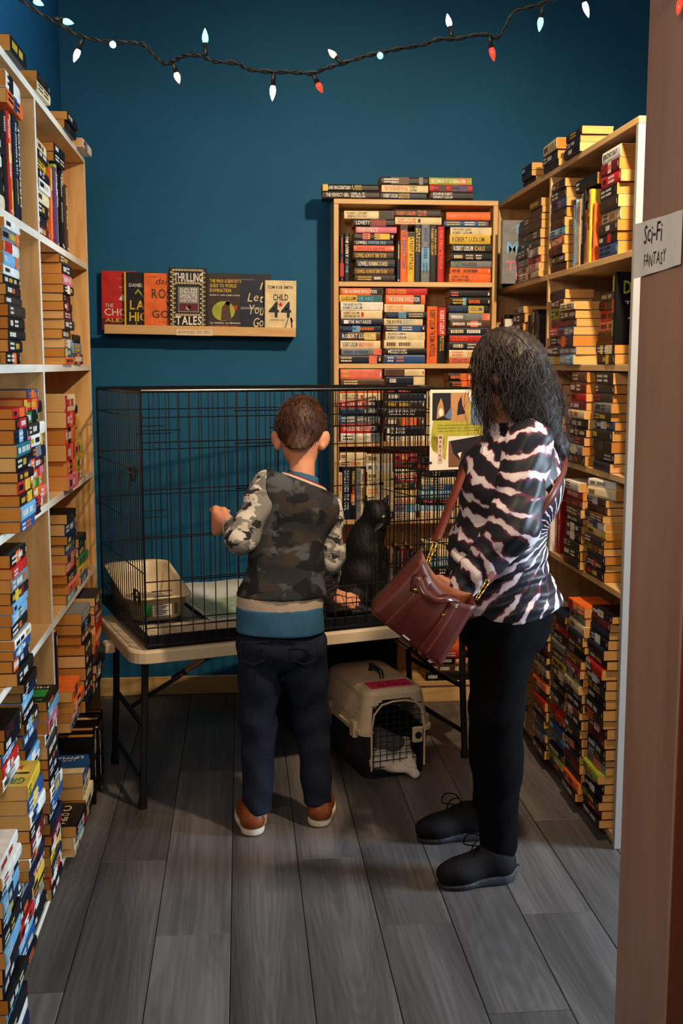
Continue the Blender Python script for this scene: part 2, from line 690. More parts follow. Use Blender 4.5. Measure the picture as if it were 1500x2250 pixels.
# ================================================================== books
PAL = dict(k=(16, 16, 19), d=(20, 30, 52), b=(36, 76, 128), l=(110, 165, 200), t=(34, 104, 116), r=(188, 36, 34), m=(98, 24, 34), o=(226, 104, 42),
           s=(222, 112, 90), y=(214, 176, 56), g=(52, 112, 56), w=(226, 222, 212), c=(222, 202, 158), n=(82, 54, 36), e=(118, 120, 122), p=(88, 60, 108),
           q=(212, 108, 130), v=(160, 168, 58), h=(40, 160, 70), i=(46, 36, 33))
CN = dict(k='black', d='navy', b='blue', l='pale-blue', t='teal', r='red', m='maroon', o='orange', s='salmon', y='yellow', g='green', w='white', c='cream',
          n='brown', e='grey', p='purple', q='pink', v='olive', h='bright-green', i='dark-brown')


def cover_mat(c):
    return plain('cover_' + CN[c].replace(' ', '_'), PAL[c], .42, .25, var=.16, scale=30)


def page_mat():
    N = Nodes('book_pages')
    tc = N.n('ShaderNodeTexCoord')
    mp = N.n('ShaderNodeMapping')
    mp.inputs['Scale'].default_value = (6, 6, 900)
    N.l(tc.outputs['Object'], mp.inputs[0])
    no = N.n('ShaderNodeTexNoise', Scale=1.0, Detail=3.0)
    N.l(mp.outputs[0], no.inputs['Vector'])
    oi = N.n('ShaderNodeObjectInfo')
    r0 = ramp(N, [(.0, srgb(194, 126, 52)), (.55, srgb(212, 150, 74)), (1, srgb(226, 186, 122))])
    N.l(oi.outputs['Random'], r0.inputs['Fac'])
    mx = N.n('ShaderNodeMix', data_type='RGBA', blend_type='MULTIPLY')
    mx.inputs[0].default_value = .55
    r = ramp(N, [(.3, (.55, .5, .45)), (.62, (1, 1, 1))])
    N.l(no.outputs['Fac'], r.inputs['Fac'])
    N.l(r0.outputs['Color'], mx.inputs[6])
    N.l(r.outputs['Color'], mx.inputs[7])
    N.l(mx.outputs[2], N.b.inputs['Base Color'])
    N.b.inputs['Roughness'].default_value = .85
    N.b.inputs['Specular IOR Level'].default_value = .15
    return N.m


pages_m = page_mat()
BOOKS = []          # every book of the shelves is noted here first, then built by size


def spine_print(mb, spec, L, T, slot, rnd, bulge):
    """Lettering and bands of a spine, on the plane just proud of it."""
    y = -bulge - .0004
    fn = lambda u, v: (u, y, v)
    q = lambda a, b, c, d, m, yy=0: mb.add([(a, y - yy, c), (b, y - yy, c), (b, y - yy, d), (a, y - yy, d)], [(0, 1, 2, 3)], m)
    for (a, b, c) in spec.get('bands', ()):
        q(a * L + .001, b * L - .001, .0009, T - .0009, slot(c), -.0002)
    tc = slot(spec['tc'])
    if spec.get('text'):
        segs = spec['text']
        for (t, a, b, v0, v1, c) in segs:
            put_text(mb, t, (a * L, b * L, v0 * T, v1 * T), fn, slot(c) if c else tc)
    else:
        x = L * rnd.uniform(.04, .10)
        for k in range(rnd.choice((1, 2, 2, 3))):
            w = L * rnd.uniform(.14, .36)
            if x + w > L * .95:
                break
            c = tc if k == 0 or rnd.random() < .55 else slot(rnd.choice('wcyo'))
            rows = 2 if T > .024 and rnd.random() < .45 else 1
            for rr in range(rows):
                z0 = T * (.26 if rows == 1 else (.2 + .36 * rr))
                z1 = z0 + T * (.46 if rows == 1 else .22)
                xx = x
                while xx < x + w:
                    dw = T * rnd.uniform(.08, .2)
                    q(xx, min(xx + dw, x + w), z0 + rnd.uniform(0, .04) * T, z1, c)
                    xx += dw + T * .065
            x += w + L * rnd.uniform(.04, .12)
        if rnd.random() < .6:
            q(L * .945, L * .975, T * .3, T * .7, slot(rnd.choice('wcr')))


def book_geo(spec):
    """Cover (bent sheet with printed spine) and page block in local space: x along the spine, y from spine to fore edge, z thickness."""
    L, Wd, T = spec['L'], spec['W'], spec['T']
    rnd = random.Random(spec['seed'])
    hard = spec.get('hard')
    tb = .0026 if hard else .0009
    bulge = .0022 if hard else .0014
    ov = .0035 if hard else .0004
    slots = [spec['cc']]

    def slot(c):
        if c not in slots:
            slots.append(c)
        return slots.index(c)

    mb = MB()
    prof = [(Wd, 0), (.0008, 0), (-bulge * .8, T * .22), (-bulge, T * .5), (-bulge * .8, T * .78), (.0008, T), (Wd, T), (Wd, T - tb), (tb, T - tb), (tb, tb), (Wd, tb)]
    n = len(prof)
    vs = [(0, a, b) for a, b in prof] + [(L, a, b) for a, b in prof]
    fs = [(i, n + i, n + (i + 1) % n, (i + 1) % n) for i in range(n)]
    # end caps as quads
    cap = [(0, 1, 9, 10), (1, 2, 9), (2, 3, 9), (3, 8, 9), (3, 4, 8), (4, 5, 8), (5, 6, 7, 8)]
    fs += [tuple(reversed(f)) for f in cap] + [tuple(i + n for i in f) for f in cap]
    mb.add(vs, fs, 0)
    spine_print(mb, spec, L, T, slot, rnd, bulge)
    if spec.get('art'):
        spec['art'](mb, slot, L, Wd, T)
    pg = MB()
    x0, x1, y1, z0, z1 = ov, L - ov, Wd - ov, tb + .0001, T - tb - .0001
    ym = y1 - min(.003, T * .08)
    pg.add([(x, y, z) for x in (x0, x1) for (y, z) in ((tb + .0003, z0), (y1, z0), (ym, (z0 + z1) / 2), (y1, z1), (tb + .0003, z1))],
           [(0, 1, 2, 3, 4), (9, 8, 7, 6, 5), (0, 5, 6, 1), (1, 6, 7, 2), (2, 7, 8, 3), (3, 8, 9, 4), (4, 9, 5, 0)], 0)
    return mb, pg, slots


def note(spec, M, area_, where, name=None):
    spec.setdefault('seed', len(BOOKS) * 13 + 5)
    BOOKS.append(dict(spec=spec, M=M, area=area_, where=where, name=name))


R90 = lambda a: Matrix.Rotation(a, 4, 'Z')
ORI = dict(L=R90(PI / 2), R=R90(-PI / 2), B=R90(0))
UP = Matrix(((0, 0, 1, 0), (0, 1, 0, 0), (-1, 0, 0, 0), (0, 0, 0, 1)))       # title reads downwards
UPF = Matrix(((0, 0, -1, 0), (0, 1, 0, 0), (1, 0, 0, 0), (0, 0, 0, 1)))
PLACE = {k: Matrix.Translation(p[0]) @ R90(p[1]) for k, p in dict(L=place_L, R=place_R, B=place_B).items()}
CASE = dict(L='doorway bookcase', R='white-ended bookcase', B='back bookcase')
ORD = ['lowest', 'second', 'third', 'fourth', 'fifth', 'sixth', 'seventh', 'eighth', 'ninth', 'tenth', 'eleventh', 'twelfth', 'thirteenth', 'fourteenth',
       'fifteenth', 'sixteenth', 'seventeenth', 'eighteenth', 'nineteenth', 'twentieth', 'twenty-first', 'twenty-second', 'twenty-third', 'twenty-fourth', 'twenty-fifth']


def parse(tok):
    """'kw' = black cover with white lettering; 'kw.2o' adds an orange end band; ':TEXT' prints the words."""
    txt = None
    if ':' in tok:
        tok, txt = tok.split(':', 1)
    hard = tok.endswith('!')
    tok = tok.rstrip('!')
    bands = []
    if '.' in tok:
        tok, bd = tok.split('.', 1)
        for b in bd.split(','):
            f0, f1, c = float(b[0]) / 10, float(b[1]) / 10, b[2]
            bands.append((f0, 1.0 if b[1] == '0' else f1, c))
    s = dict(cc=tok[0], tc=tok[1] if len(tok) > 1 else ('k' if tok[0] in 'wcyolsv' else 'w'), bands=bands, hard=hard)
    if txt:
        parts = txt.split('|')
        segs = []
        n = sum(len(p) + 2 for p in parts)
        x = .06
        for i, p in enumerate(parts):
            col = None
            if len(p) > 2 and p[1] == '~':
                col, p = p[0], p[2:]
            if '/' in p:
                a, b = p.split('/')
                w = .86 * (max(len(a), len(b)) + 2) / n
                segs.append((a, x, x + w * .92, .54, .86, col))
                segs.append((b, x, x + w * .92, .16, .46, col))
            else:
                w = .86 * (len(p) + 2) / n
                segs.append((p, x, x + w * .92, .24, .78, col))
            x += w
        s['text'] = segs
    return s


def words_of(spec):
    c = CN[spec['cc']]
    t = CN[spec['tc']]
    return c, t


BAYS = dict(B=[(.0215, .6945)], L=[(.0215, 1.2495), (1.2715, 2.2385)], R=[(.0215, .8495), (.8715, 1.7765)])


def pile(case, x, z, toks, H=None, L=.175, Wd=.107, prot=.0, jit=.006, where='', wt=1.0, gap=.0006, art=None, turn=0):
    """Books lying on each other from z up, spines to the front; x is the left end in the bookcase's own direction."""
    toks = toks.split() if isinstance(toks, str) else toks
    x += .25 if case == 'L' else 0
    top = z > 2.2
    toks = [t.replace('_', ' ') for t in toks]
    rnd = random.Random(int(x * 1000) * 7919 + int(z * 1000) * 31 + ord(case))
    th = [rnd.uniform(.024, .036) for _ in toks]
    if H:
        k = H / sum(th)
        th = [min(.052, t * k) for t in th]
    n = len(toks)
    z += .0006
    for i, (tk, T) in enumerate(zip(toks, th)):
        s = parse(tk)
        T -= gap
        s['T'] = T
        s['L'] = L * rnd.uniform(.96, 1.03) if not s['hard'] else L * 1.2
        s['W'] = Wd * rnd.uniform(.97, 1.04)
        if art and i == n - 1:
            s['art'] = art
        dx, dy, rz = rnd.uniform(-jit, jit), -prot + rnd.uniform(-jit, jit), rnd.uniform(-.03, .03) + turn
        x0 = x + dx
        if not top:
            for lo, hi in BAYS[case]:
                if lo - .03 < x0 < hi:
                    mg = .001 + abs(rz) * .12
                    x0 = max(x0, lo + mg)
                    s['L'] = min(s['L'], hi - mg - x0)
                    if rz < 0 and x0 + s['L'] + mg > hi:
                        rz = 0
        M = PLACE[case] @ Matrix.Translation((x0, dy + .006, z)) @ R90(rz)
        nm = 'lowest book' if i == 0 else ('topmost book' if i == n - 1 else ORD[i] + ' book up')
        note(s, M, T * s['L'] * wt, (case, 'pile', nm, where))
        z += T + gap
    return z


def uprights(case, x, z, toks, W=.14, th=None, prot=0.0, where='', wt=1.0, hgt=None, jit=.01, flip=False):
    """Books standing side by side, spines to the front; a token may end in @height,thickness in cm."""
    toks = toks.split()
    x += .25 if case == 'L' else 0
    toks = [t.replace('_', ' ') for t in toks]
    rnd = random.Random(int(x * 1000) * 7919 + int(z * 1000) * 37 + ord(case))
    for i, tk in enumerate(toks):
        h, t = hgt or .19, th or rnd.uniform(.022, .034)
        mt = re.search(r'@(\d+(?:\.\d)?)(?:,(\d+(?:\.\d)?))?', tk)
        if mt:
            tk = tk[:mt.start()] + tk[mt.end():]
            h = float(mt.group(1)) / 100
            if mt.group(2):
                t = float(mt.group(2)) / 100
        s = parse(tk)
        s['L'], s['W'], s['T'] = h, W, t - .0008
        U = UPF if flip else UP
        M = PLACE[case] @ Matrix.Translation((x + (t - .0008 if flip else 0), -prot + .006 + rnd.uniform(-jit, jit), z + (0 if flip else h) + .0006)) @ U
        note(s, M, t * h * wt, (case, 'up', (ORD[i] if i else 'first') + ' standing', where))
        x += t
    return x

# ---- ledge on the wall with seven covers turned outward
LX0, LX1, LZ = -.59, .246, 1.672
TILT = .0155
ledge = empty('picture_ledge', 'narrow birch ledge fixed to the teal wall under seven outward-facing books', 'shelf', (LX0, 4.962, LZ))
ledge.rotation_euler = (0, TILT, 0)
MB().box(0, LX1 - LX0, .0092, .121, 0, .012, bev=.001).build('base_board', birch, ledge)
MB().box(0, LX1 - LX0, 0, .009, -.004, .036, bev=.0015).build('front_lip', birch, ledge)
MB().box(0, LX1 - LX0, .108, .1212, .0122, .075, bev=.001).build('rear_board', birch, ledge)


def lines(*items):
    """cover art: each item is (text, u0, u1, v0, v1, colour, kwargs) in fractions of the cover, or ('#', polygon, colour)"""
    def art(mb, slot, L, Wd, T):
        fn = lambda u, v, e=0: (L - v, u, T + .0004 + e)
        for it in items:
            if it[0] == '#':
                mb.add([fn(u * Wd, v * L, -.0002) for u, v in it[1]], [tuple(range(len(it[1])))], slot(it[2]))
            elif it[0] == '##':
                mb.add([fn(u * Wd, v * L, .0002) for u, v in it[1]], [tuple(range(len(it[1])))], slot(it[2]))
            else:
                t, a, b, c, d, col = it[:6]
                kw = it[6] if len(it) > 6 else {}
                put_text(mb, t, (a * Wd, b * Wd, c * L, d * L), lambda p, q: fn(p, q, .0003), slot(col), **kw)
    return art


def rect(a, b, c, d):
    return [(a, c), (b, c), (b, d), (a, d)]


def disc(u, v, ru, rv, n=12):
    return [(u + ru * math.cos(2 * PI * i / n), v + rv * math.sin(2 * PI * i / n)) for i in range(n)]


def star(u, v, ru, rv):
    return [(u + ru * (1 if i % 2 == 0 else .42) * math.sin(PI * i / 5), v + rv * (1 if i % 2 == 0 else .42) * math.cos(PI * i / 5)) for i in range(10)]


SC = dict(bold=False, slant=.25, wob=.06)
_r2 = random.Random(3)
orn = []
for k in range(26):                      # ornament of pale scrolls around the anthology's cover
    for sgn in (0, 1):
        u, v = (.08 + .05 * (k % 2), .04 + k * .037)
        u = 1 - u if sgn else u
        orn.append(('#', disc(u, v, .05, .016, 8), 'c'))
        orn.append(('##', disc(u + .01, v + .004, .026, .008, 8), 'k'))
for k in range(9):
    for v in (.035, .965, .26, .76):
        orn.append(('#', disc(.2 + k * .075, v, .034, .018, 8), 'c'))
        orn.append(('##', disc(.2 + k * .075, v, .016, .008, 8), 'k'))
ledge_books = [
    (225, 595, .152, 'rw!', 0, 'red cover with white lettering at the ledge\'s end beside the doorway bookcase', lines(
        ('THE', .1, .34, .39, .45, 'w', dict(bold=False)), ('CHOIR', .08, .98, .25, .37, 'w', dict(bold=False)), ('ALEX LANE', .1, 1.4, .145, .205, 'y'),
        ('YOUR ONE', .42, .9, .86, .89, 'o'), ('THE STORY', .5, .9, .72, .74, 'w'), ('TURN', .55, .9, .64, .70, 'o'),
        ('#', [(.5, .52), (.6, .62), (.66, .58), (.8, .55), (.72, .46), (.62, .5)], 'w'), ('#', [(.8, .48), (.95, .5), (.9, .44)], 'w'), ('#', rect(0, 1, 0, .2), 'm'))),
    (275, 598, .150, 'ky!', 1, 'black cover with big yellow letters half hidden behind an orange one', lines(
        ('DANIEL', .14, .55, .75, .81, 'w'), ('LAST', .16, 1.0, .36, .52, 'y'), ('HIGH', .14, .90, .16, .32, 'y'), ('/', .3, .36, .02, .15, 'v'),
        ('#', [(.3, .64), (.4, .72), (.55, .6), (.7, .72), (.72, .7), (.55, .56), (.4, .68), (.33, .62)], 'v'), ('#', rect(0, .05, 0, 1), 'y'))),
    (318, 600, .152, 'ok!', 2, 'orange cover with a black butterfly beside the ornate anthology', lines(
        ('darling', .34, 1.1, .78, .92, 'k', SC), ('ROSE', .22, .92, .56, .73, 'n'), ('GOLD', .22, 1.15, .22, .36, 'n'), ('A NOVEL', .4, .85, .14, .16, 'n'), ('BY', .4, .55, .05, .10, 'n'),
        ('#', [(.62, .54), (.68, .48), (.8, .50), (.9, .53), (.86, .44), (.76, .42), (.66, .44)], 'k'), ('#', [(.1, .93), (.36, .93), (.36, .94), (.1, .94)], 'n'))),
    (373, 588, .163, 'kc!', 3, 'black and cream ornate anthology standing tallest on the ledge', lines(
        *orn, ('#', rect(.24, .8, .30, .70), 'e'), ('##', rect(.27, .77, .32, .44), 'm'), ('THRILLING', .14, .9, .78, .92, 'w'), ('ENDLESS', .29, .75, .60, .68, 'w'), ('APOCALYPSE', .29, .75, .52, .59, 'w'),
        ('SHORT STORIES', .29, .75, .46, .51, 'w'), ('##', disc(.52, .37, .07, .04), 'w'), ('TALES', .18, .86, .10, .24, 'w'))),
    (455, 600, .150, 'iy!', 1, 'dark cover with small yellow title lines beside the ornate anthology', lines(
        ('THE MAD SCIENTIST\'S', .1, 1.02, .84, .90, 'y'), ('GUIDE TO WORLD', .1, .88, .76, .82, 'y'), ('DOMINATION', .1, .72, .68, .74, 'y'), ('EDITED BY JOHN JOSEPH ADAMS', .1, .98, .61, .64, 'w'),
        ('#', disc(.5, .36, .34, .17, 14), 'v'), ('##', [(.42, .2), (.45, .42), (.55, .5), (.62, .54), (.70, .5), (.68, .42), (.74, .2)], 'n'), ('##', disc(.62, .50, .07, .045), 'e'), ('##', rect(.82, .9, .38, .46), 'r'),
        ('ALL ORIGINAL, ALL NEFARIOUS', .1, 1.0, .14, .17, 'w'), ('ALL CONQUERING TALES', .1, .9, .09, .115, 'o'), ('FROM THE MEGALOMANIACAL PENS OF', .1, .98, .04, .065, 'w'))),
    (522, 602, .152, 'dw!', 0, 'navy cover with cream handwritten title beside the cream cover', lines(
        ('I', .66, .76, .74, .86, 'c', SC), ('Let', .30, .78, .52, .68, 'c', SC), ('You', .36, .79, .30, .48, 'c', SC), ('Go', .48, .78, .1, .26, 'c', SC), ('#', rect(0, 1, 0, .05), 'e'), ('#', rect(.1, .5, .9, .91), 'e'), ('#', rect(0, 1, .40, .44), 'e'))),
    (583, 616, .139, 'ck!', 1, 'cream cover with big dark numeral and red star at the ledge\'s end', lines(
        ('TOM ROB SMITH', .08, .88, .84, .90, 'k'), ('CHILD', .26, .74, .62, .74, 'k'), ('44', .12, .84, .30, .60, 'd'), ('##', star(.5, .54, .1, .065), 'r'), ('AN UNFORGETTABLE THRILLER', .14, .62, .24, .26, 'n'),
        ('#', [(.60, .02), (.75, .32), (.77, .32), (.63, .02)], 'k'), ('#', [(.86, .02), (.82, .3), (.86, .3), (.90, .02)], 'k'), ('#', [(.8, .28), (.84, .31), (.9, .24), (.88, .2)], 'k'))),
]
for px, ptop, wd, tok, lay, lab, art in ledge_books:
    yb = 5.0685 - lay * .0242
    X = at(px, 700, yb - .024)[0]
    zb = LZ + .0125 - TILT * (X + wd / 2 - LX0) + .0012
    zt_ = at(px + 20, ptop, yb - .024)[2]
    s = parse(tok)
    Lb = zt_ - zb
    s.update(L=Lb, W=wd, T=.0235, art=art)
    F = Matrix(((0, 1, 0, 0), (0, 0, -1, 0), (-1, 0, 0, 0), (0, 0, 0, 1)))
    note(s, Matrix.Translation((X, yb, zb + Lb + .0006)) @ Matrix.Rotation(TILT * .9, 4, 'Y') @ F, 9, ('ledge', 'face', '', lab))

# ---- bookcase behind the cage: spines as they read in the photograph
def bx(px):
    return (px - 732) / 505.0


z = BT[0]
uprights('B', bx(745), z, 'kr@19.6,1.9.69r kw@20.2,2.4:THE_LIVERY|l~OF_THE', W=.15, where='ledge-side row, top shelf')
pile('B', bx(778), z, 'iy ny:LOWELL|y~ALWAYS_TIME_TO_DIE dw:LOWELL|c~RUNNING_SCARED iy:LOWELL|y~ALWAYS_TIME_TO_DIE sr dw:LOWELL|l~WINTER_FIRE in.24s,59y qw:ELIZABETH/LOWELL kw.48m:LOVETT|r~OUTRAGE', H=.265, L=.176, where='ledge-side pile, top shelf')
pile('B', bx(754), z + .266, ['ck.70k:ROBERT_LUDLUM\'S/GENEVA_STRATEGY'], H=.033, L=.22, where='topmost of ledge-side pile, top shelf')
uprights('B', bx(871), z, 'dy@17.4,1.5 ok.01k@24.2,3.1:b~THE_DEFECTION yk.01k@21.2,3.0:k~PATRIOT_ATTACK dy@24.2,3.0:y~THE_BOURNE/BETRAYAL eb@24.3,3.7.48l ky@24.1,3.5:y~THE_BOURNE_OBJECTIVE/ROBERT_LUDLUM rw@23.6,3.0:o~THE_PROMETHEUS', W=.15, where='middle row, top shelf', jit=.004)
pile('B', bx(867), z + .2445, 'cr:ROBERT_LUDLUM\'S/THE_BOURNE_SANCTION|k~I io:o~ROBERT_LUDLUM_:|o~THE/ARCTIC', H=.063, L=.20, where='flat on middle row, top shelf')
pile('B', bx(988), z, 'ok:ROBERT_LUDLUM\'S/THE_ALTMAN_CODE ok.22k eg:THE/CRY|k~HALIDON kc kw:ROBERT_LUDLUM|y~ICARUS yn:ROBERT_LUDLUM ck:THE_BOURNE_AGENDA/ROBERT_LUDLUM', H=.235, L=.181, where='corner pile, top shelf')
pile('B', bx(977), z + .236, 'by os', H=.062, L=.19, where='tilted pair on corner pile, top shelf', turn=-.05)
# on top of it
zt = 2.238
pile('B', bx(709), zt, 'iw:THE_PERFECT_GIRL|GILLY/MACMILLAN ky.01y:w~CLARE_MACKINTOSH|y~I_SEE/YOU', H=.060, L=.243, where='pile overhanging the end, on top')
pile('B', bx(837), zt, 'dw:ROBERT_LUDLUM|y~THE_BOURNE/IMPERATIVE cr:THE_TRISTAN_BETRAYAL|k~EVERY/ONE iw.26n,89e', H=.094, L=.198, where='middle pile, on top')
pile('B', bx(942), zt, 'kw:BOURNE/SUPREMACY|w~ROBERT/LUDLUM rk.24m,59p vw.02v,79o:ROBERT_LUDLUM', H=.094, L=.190, where='corner pile, on top')
z = BT[1]
pile('B', bx(746), z, 'dc.79s eb.80s cb:ROBERT_LUDLUM|s~AMBLER_WARNING nw.02d,69y:ROBERT_LUDLUM db.35l dw:w~I|w~THE_MATARESE ck:ROBERT_LUDLUM\'S/THE_BOURNE_SANCTION|r~I wk:THE_HADES_FACTOR/ROBERT_LUDLUM yk.40t:LUDLUM|l~THE_ARES ow.70k:THE_BOURNE_EVOLUTION', H=.325, L=.182, where='ledge-side pile, second shelf')
pile('B', bx(845), z, 'bw kw:w~M|BOURNE/SUPREMACY|w~ROBERT/LUDLUM cn cb:THE_JANSON_COMMAND/ROBERT_LUDLUM dc.29b ck:THE_BOURNE|l~IDENTITY db.35l co:ROBERT_LUDLUM\'S/THE_PARIS_OPTION ow.79d:THE_BOURNE_EVOLUTION ry:THE_SIGMA/PROTOCOL', H=.325, L=.176, where='middle pile, second shelf')
uprights('B', bx(939.5), z, 'ok@24.8,4.6:ROBERT_LUDLUM|THE_SIGMA_PROTOCOL kw.05r@24.4,3.6:w~ROBERT_LUDLUM|y~PROTOCOL', W=.15, where='standing pair, second shelf')
pile('B', bx(988), z, 'ob:ROBERT_LUDLUM\'S/THE_ALTMAN_CODE cs dc ro:o~THE_SIGMA/PROTOCOL dc nw.57s ew.80s db.59y:ROBERT_LUDLUM ky.34l ks', H=.318, L=.181, where='corner pile, second shelf')
z = BT[2]
pile('B', bx(745), z, 'wk.70e rw.70k:THE_BOURNE_EVOLUTION ew.02b db:ROBERT_LUDLUM|w~REVENGE rw.70k:BLACKBRIAR_GENESIS ck:ROBERT_LUDLUM\'S/THE_BOURNE_SANCTION|r~I ow nc sy.80s', H=.318, L=.19, where='ledge-side pile, third shelf')
pile('B', bx(847), z, 'cb kw:I|THE_BOURNE/ULTIMATUM nw.48o kw:w~M|BOURNE|w~SUPREMACY iy dw kr.02r,36r dw.70c cn.05n', H=.318, L=.178, where='middle pile, third shelf')
pile('B', bx(988), z, 'kw ko ko kw ko.36o ko.36o kw.25o ko.36o ko.36o', H=.30, L=.18, where='corner pile, third shelf', wt=.25)
uprights('B', bx(940), z, 'cn@22,2.2 iw@21,2.4', W=.14, where='standing pair, third shelf', wt=.7, jit=.002)
z = BT[3]
uprights('B', bx(743), z, 'cr@21,1.5 dw@23.4,3.8:GAYLE_LYNDS|w~THE_COIL ky@23.2,2.3.57o:y~TERMINAL|o~THIN|w~WHITE eb@23,2.2:THE_FINAL_SERIES cn@22.5,1.6', W=.15, where='ledge-side row, fourth shelf', jit=.002)
pile('B', bx(744), z + .2355, 'cn cn', H=.062, L=.12, where='flat on ledge-side row, fourth shelf', wt=.4)
pile('B', bx(806), z, 'iw co ck cs ck cn wk cn', H=.29, L=.12, where='middle pile, fourth shelf', wt=.5)
pile('B', bx(868), z, 'wr lr co yc iy rw cn kr rk', H=.29, L=.10, where='second middle pile, fourth shelf', wt=.6)
pile('B', bx(925), z, 'cs lw ks lw by cn kn rk.25o kn', H=.28, L=.165, where='corner pile, fourth shelf', wt=.6)
z = BT[4]
pile('B', bx(745), z, 'ow cn cs nw cn cn', H=.22, L=.18, where='ledge-side pile, fifth shelf', wt=.15)
uprights('B', bx(860), z, 'cr@20,2.4 kw@22,2 rw@21,3.0 kw@22,1.6 mw@21,2', W=.14, where='middle row, fifth shelf', wt=.3)
pile('B', bx(935), z, 'kw rw.29s kn lw cn cn', H=.24, L=.17, where='corner pile, fifth shelf', wt=.4)
pile('B', bx(945), BT[5] if len(BT) > 5 else .101, 'kw nw kw rw ow', H=.17, L=.18, where='corner pile, lowest shelf', wt=.35)
pile('B', bx(1010), .101, 'kw nw ow kw ok.36o', H=.18, L=.14, where='last pile, lowest shelf', wt=.3)

def green_cover(mb, slot, L, Wd, T):
    fn = lambda u, v: (L - v, u, T + .0004)
    mb.add([fn(u * Wd, v * L) for u, v in ((.12, .3), (.9, .3), (.9, .72), (.12, .72))], [(0, 1, 2, 3)], slot('h'))
    put_text(mb, 'KING', (Wd * .15, Wd * .85, L * .82, L * .94), fn, slot('h'))
    put_text(mb, 'MIST', (Wd * .15, Wd * .85, L * .10, L * .22), fn, slot('w'))


def yellow_cover(mb, slot, L, Wd, T):
    fn = lambda u, v: (L - v, u, T + .0004)
    put_text(mb, 'GREEN', (Wd * .12, Wd * .9, L * .66, L * .9), fn, slot('g'))
    mb.add([fn(u * Wd, v * L) for u, v in ((.1, .46), (.9, .46), (.9, .53), (.1, .53))], [(0, 1, 2, 3)], slot('i'))
    put_text(mb, 'K', (Wd * .3, Wd * .5, L * .2, L * .36), fn, slot('r'))


def red_letters(mb, slot, L, Wd, T):
    fn = lambda u, v: (L - v, u, T + .0004)
    put_text(mb, 'SO', (Wd * .2, Wd * .9, L * .62, L * .86), fn, slot('r'))


def lip(mb, slot, L, Wd, T):
    fn = lambda u, v: (L - v, u, T + .0004)
    mb.add([fn(u * Wd, v * L) for u, v in ((0, .72), (1, .72), (1, 1), (0, 1))], [(0, 1, 2, 3)], slot('c'))
    put_text(mb, 'LIPPMAN', (Wd * .12, Wd * .9, L * .1, L * .24), fn, slot('w'))
    put_text(mb, 'LAURA', (Wd * .3, Wd * .7, L * .28, L * .36), fn, slot('w'), bold=False)


def into(mb, slot, L, Wd, T):
    fn = lambda u, v: (L - v, u, T + .0004)
    for t, a, b in (('TERRI', .82, .88), ('INTO', .6, .78), ('O', .44, .56), ('C', .12, .36)):
        put_text(mb, t, (Wd * .3, Wd * (.9 if len(t) > 1 else .5), L * a, L * b), fn, slot('c'))


# ---- bookcase by the doorway: far bay
z = LT[0]
NB, FB = 'near bay', 'far bay'
pile('L', 1.06, z, 'mw kw kw cn wk kw', H=.185, prot=.0, where='front pile, top shelf, ' + FB)
uprights('L', 1.262, z, 'oy@22,3.0.03y pw@22.5,3.2 vk@24,4.2! kw@24,4.0! kc@23.5,3.6 ck@22,3.0 kw@25,4.6! nc@21,4.2 sk@21,3.2', W=.15, where='row, top shelf, ' + FB, jit=.012)
pile('L', 1.30, z + .245, 'kw kw', H=.055, prot=.01, where='flat on row, top shelf, ' + FB)
pile('L', 1.08, z + .1865, 'yn kw cn', H=.085, where='upper front pile, top shelf, ' + FB)
z = LT[1]
pile('L', 1.345, z, 'on.38o tw.03y lw.03o,36w nw iw mw kw.25r ks kw.36w qw kw nc', H=.34, prot=.015, where='front pile, second shelf, ' + FB)
pile('L', 1.56, z, 'nw.36o ey kn', H=.10, prot=.01, where='low pile, second shelf, ' + FB)
z = LT[2]
pile('L', 1.29, z, 'qk.59q ow.36k rw.37o ow.36k rw.37o cr.02r', H=.305, L=.178, prot=.02, where='front pile, third shelf, ' + FB)
pile('L', 1.512, z, 'vn.36o vn.36o vn.36o vn.36o yn.36o', H=.225, L=.175, prot=.01, where='olive pile, third shelf, ' + FB)
pile('L', 1.50, z + .2256, 'kg', H=.03, prot=.0, where='flat on olive pile, third shelf, ' + FB)
z = LT[3]
pile('L', 1.255, z, 'gw.09l sr ky sw pk.36q tw dw bw kn', H=.285, prot=.015, where='front pile, fourth shelf, ' + FB)
pile('L', 1.56, z, 'bw yr gk ky kg', H=.16, prot=.01, where='low pile, fourth shelf, ' + FB)
uprights('L', 1.46, z, 'kn@22,3', where='dark book between piles, fourth shelf, ' + FB, W=.14)
z5 = .43
pile('L', 1.075, z5, 'ek sw ow.36k ok.36n', H=.13, prot=.045, where='front pile, fifth shelf, ' + FB)
uprights('L', 1.03, z5 + .132, 'kw@19,3.5', where='black book on front pile, fifth shelf, ' + FB)
pile('L', 1.27, z5, 'dk kw iw kc iw kc mw dk.36l ew', H=.325, prot=.055, where='middle pile, fifth shelf, ' + FB)
pile('L', 1.50, z5, 'kw mw.36w kw ir rk ow rk mw nw kw', H=.325, prot=.06, where='rear pile, fifth shelf, ' + FB)
pile('L', 1.72, z5, 'ky kw nr kw kw rw kw dk', H=.25, prot=-.004, where='end pile, fifth shelf, ' + FB)
z6 = .046
uprights('L', 1.455, z6, 'kw@24,4! kr@25,4! kw@24,4! kw@23,3.5! kw@25,4! kw@24,4! kw@23.5,3.5! kr@24,4!', W=.17, prot=.045, where='row, lowest shelf, ' + FB, wt=.8)
pile('L', 1.255, z6, 'kr cn cn bw', H=.19, L=.178, Wd=.13, prot=.045, where='second pile, lowest shelf, ' + FB, art=lip)
pile('L', 1.052, z6, 'cb ck.39l kw', H=.10, L=.18, Wd=.125, prot=.045, where='front pile, lowest shelf, ' + FB, art=into)
